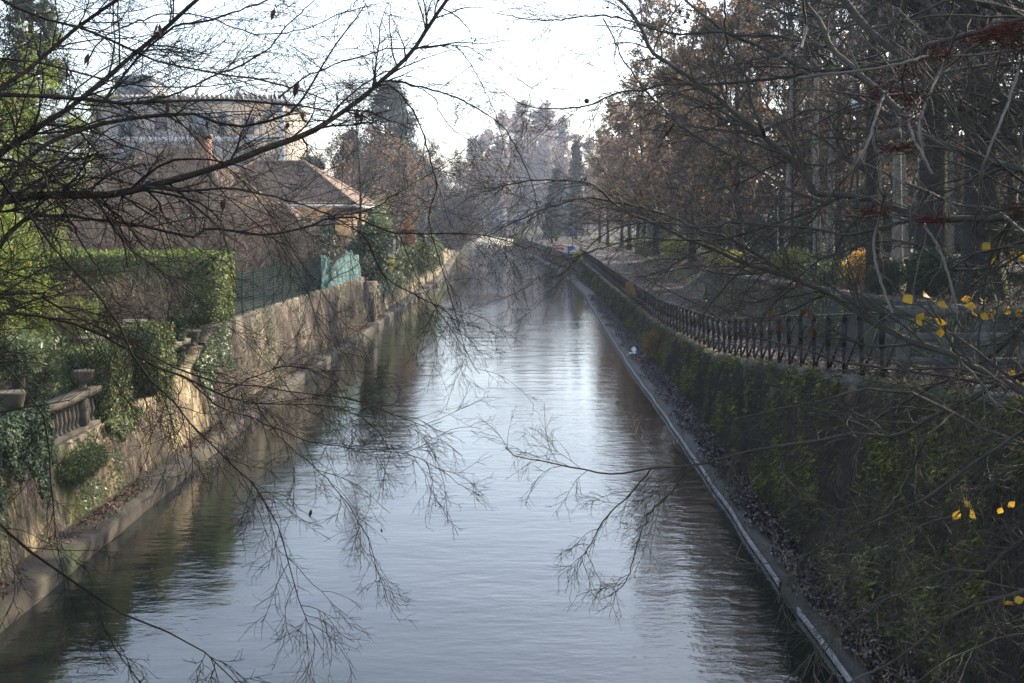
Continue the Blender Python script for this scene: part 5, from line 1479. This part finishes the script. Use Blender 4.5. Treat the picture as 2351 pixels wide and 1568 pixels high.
# ---- creeper with pale stems and red rootlets wound round the right tree
cr = thing('creeper', 'pale-stemmed creeper with red rootlets hanging through the bare right-hand tree', 'creeper', (3.0, 5.0, 4.3))
vs = [[(2345, 60), (2345, 150), (2339, 162), (2314, 237), (2289, 300), (2259, 375), (2250, 450), (2235, 520)],
      [(2200, 60), (2174, 130), (2151, 175), (2121, 250), (2109, 290), (2120, 360)],
      [(2080, 150), (2065, 185), (2029, 220), (2009, 275), (1989, 337), (1964, 380), (1950, 440)],
      [(2071, 175), (2076, 220), (2084, 270), (2094, 310), (2110, 340), (2140, 400)],
      [(1842, -10), (1848, 40), (1850, 70), (1838, 112)],
      [(2130, 440), (2110, 480), (2125, 520), (2160, 580), (2190, 680), (2195, 720)],
      [(2030, 450), (2020, 500), (2005, 560), (2020, 640), (2050, 720)],
      [(2360, 110), (2250, 125), (2180, 128), (2120, 130), (2090, 140), (1990, 160), (1900, 170), (1830, 180)],
      [(2360, 540), (2280, 480), (2200, 470), (2130, 440), (2080, 420)]]
mb = MB(); tips = []
for v_ in vs:
    v_ = np.array(v_, float)
    dd = 4.3 + .2 * rng.random() + .25 * np.sin(np.arange(len(v_)))
    q = np.array([[*P3(x, y, d_), 3.4 * d_ / F] for (x, y), d_ in zip(v_, dd)])
    c = smooth_poly(q, 6 * len(v_)); c[:, :3] += rng.normal(size=(len(c), 3)) * .0012
    mb.tubes(c[:, :3][None], c[:, 3][None], 6)
    P1, R1 = sprout(c[:, :3][None], c[:, 3][None], 8, .35, .7, 6, 0, 1, up=-.12, wig=.25, rr=.5, rmin=.0016)
    mb.tubes(P1, R1, 3)
mb.build('stem', M['vine'], cr, smooth=True)
mb = MB()
for (x, y, sx_, sy_, n_) in [(2305, 70, 60, 12, 150), (2345, 90, 20, 30, 90), (2160, 125, 40, 10, 60), (2080, 170, 40, 12, 45), (2030, 212, 40, 8, 50), (2100, 240, 16, 30, 50), (2060, 340, 25, 8, 60), (2270, 96, 60, 12, 90), (2145, 505, 24, 6, 80), (2010, 485, 20, 6, 40), (2340, 480, 14, 10, 50)]:
    d_ = 4.35
    b = np.stack([(x + rng.normal(size=n_) * sx_ * .6 - CX) * d_ / F, d_ + rng.normal(size=n_) * .06, CAMZ - (y + rng.normal(size=n_) * sy_ * .6 - HY) * d_ / F], 1)
    D_ = rng.normal(size=(n_, 3)) * [1, .5, .6]; D_ /= np.linalg.norm(D_, axis=1, keepdims=True)
    l = rng.uniform(.02, .08, (n_, 1))
    pts = [b]
    for j in range(3):
        pts.append(pts[-1] + D_ * l / 3); D_ = D_ + rng.normal(size=D_.shape) * .6; D_ /= np.linalg.norm(D_, axis=1, keepdims=True)
    mb.tubes(np.stack(pts, 1), np.tile([.0018, .0016, .0013, .0008], (n_, 1)), 3)
mb.build('rootlets', M['rootlet'], cr)['kind'] = 'stuff'
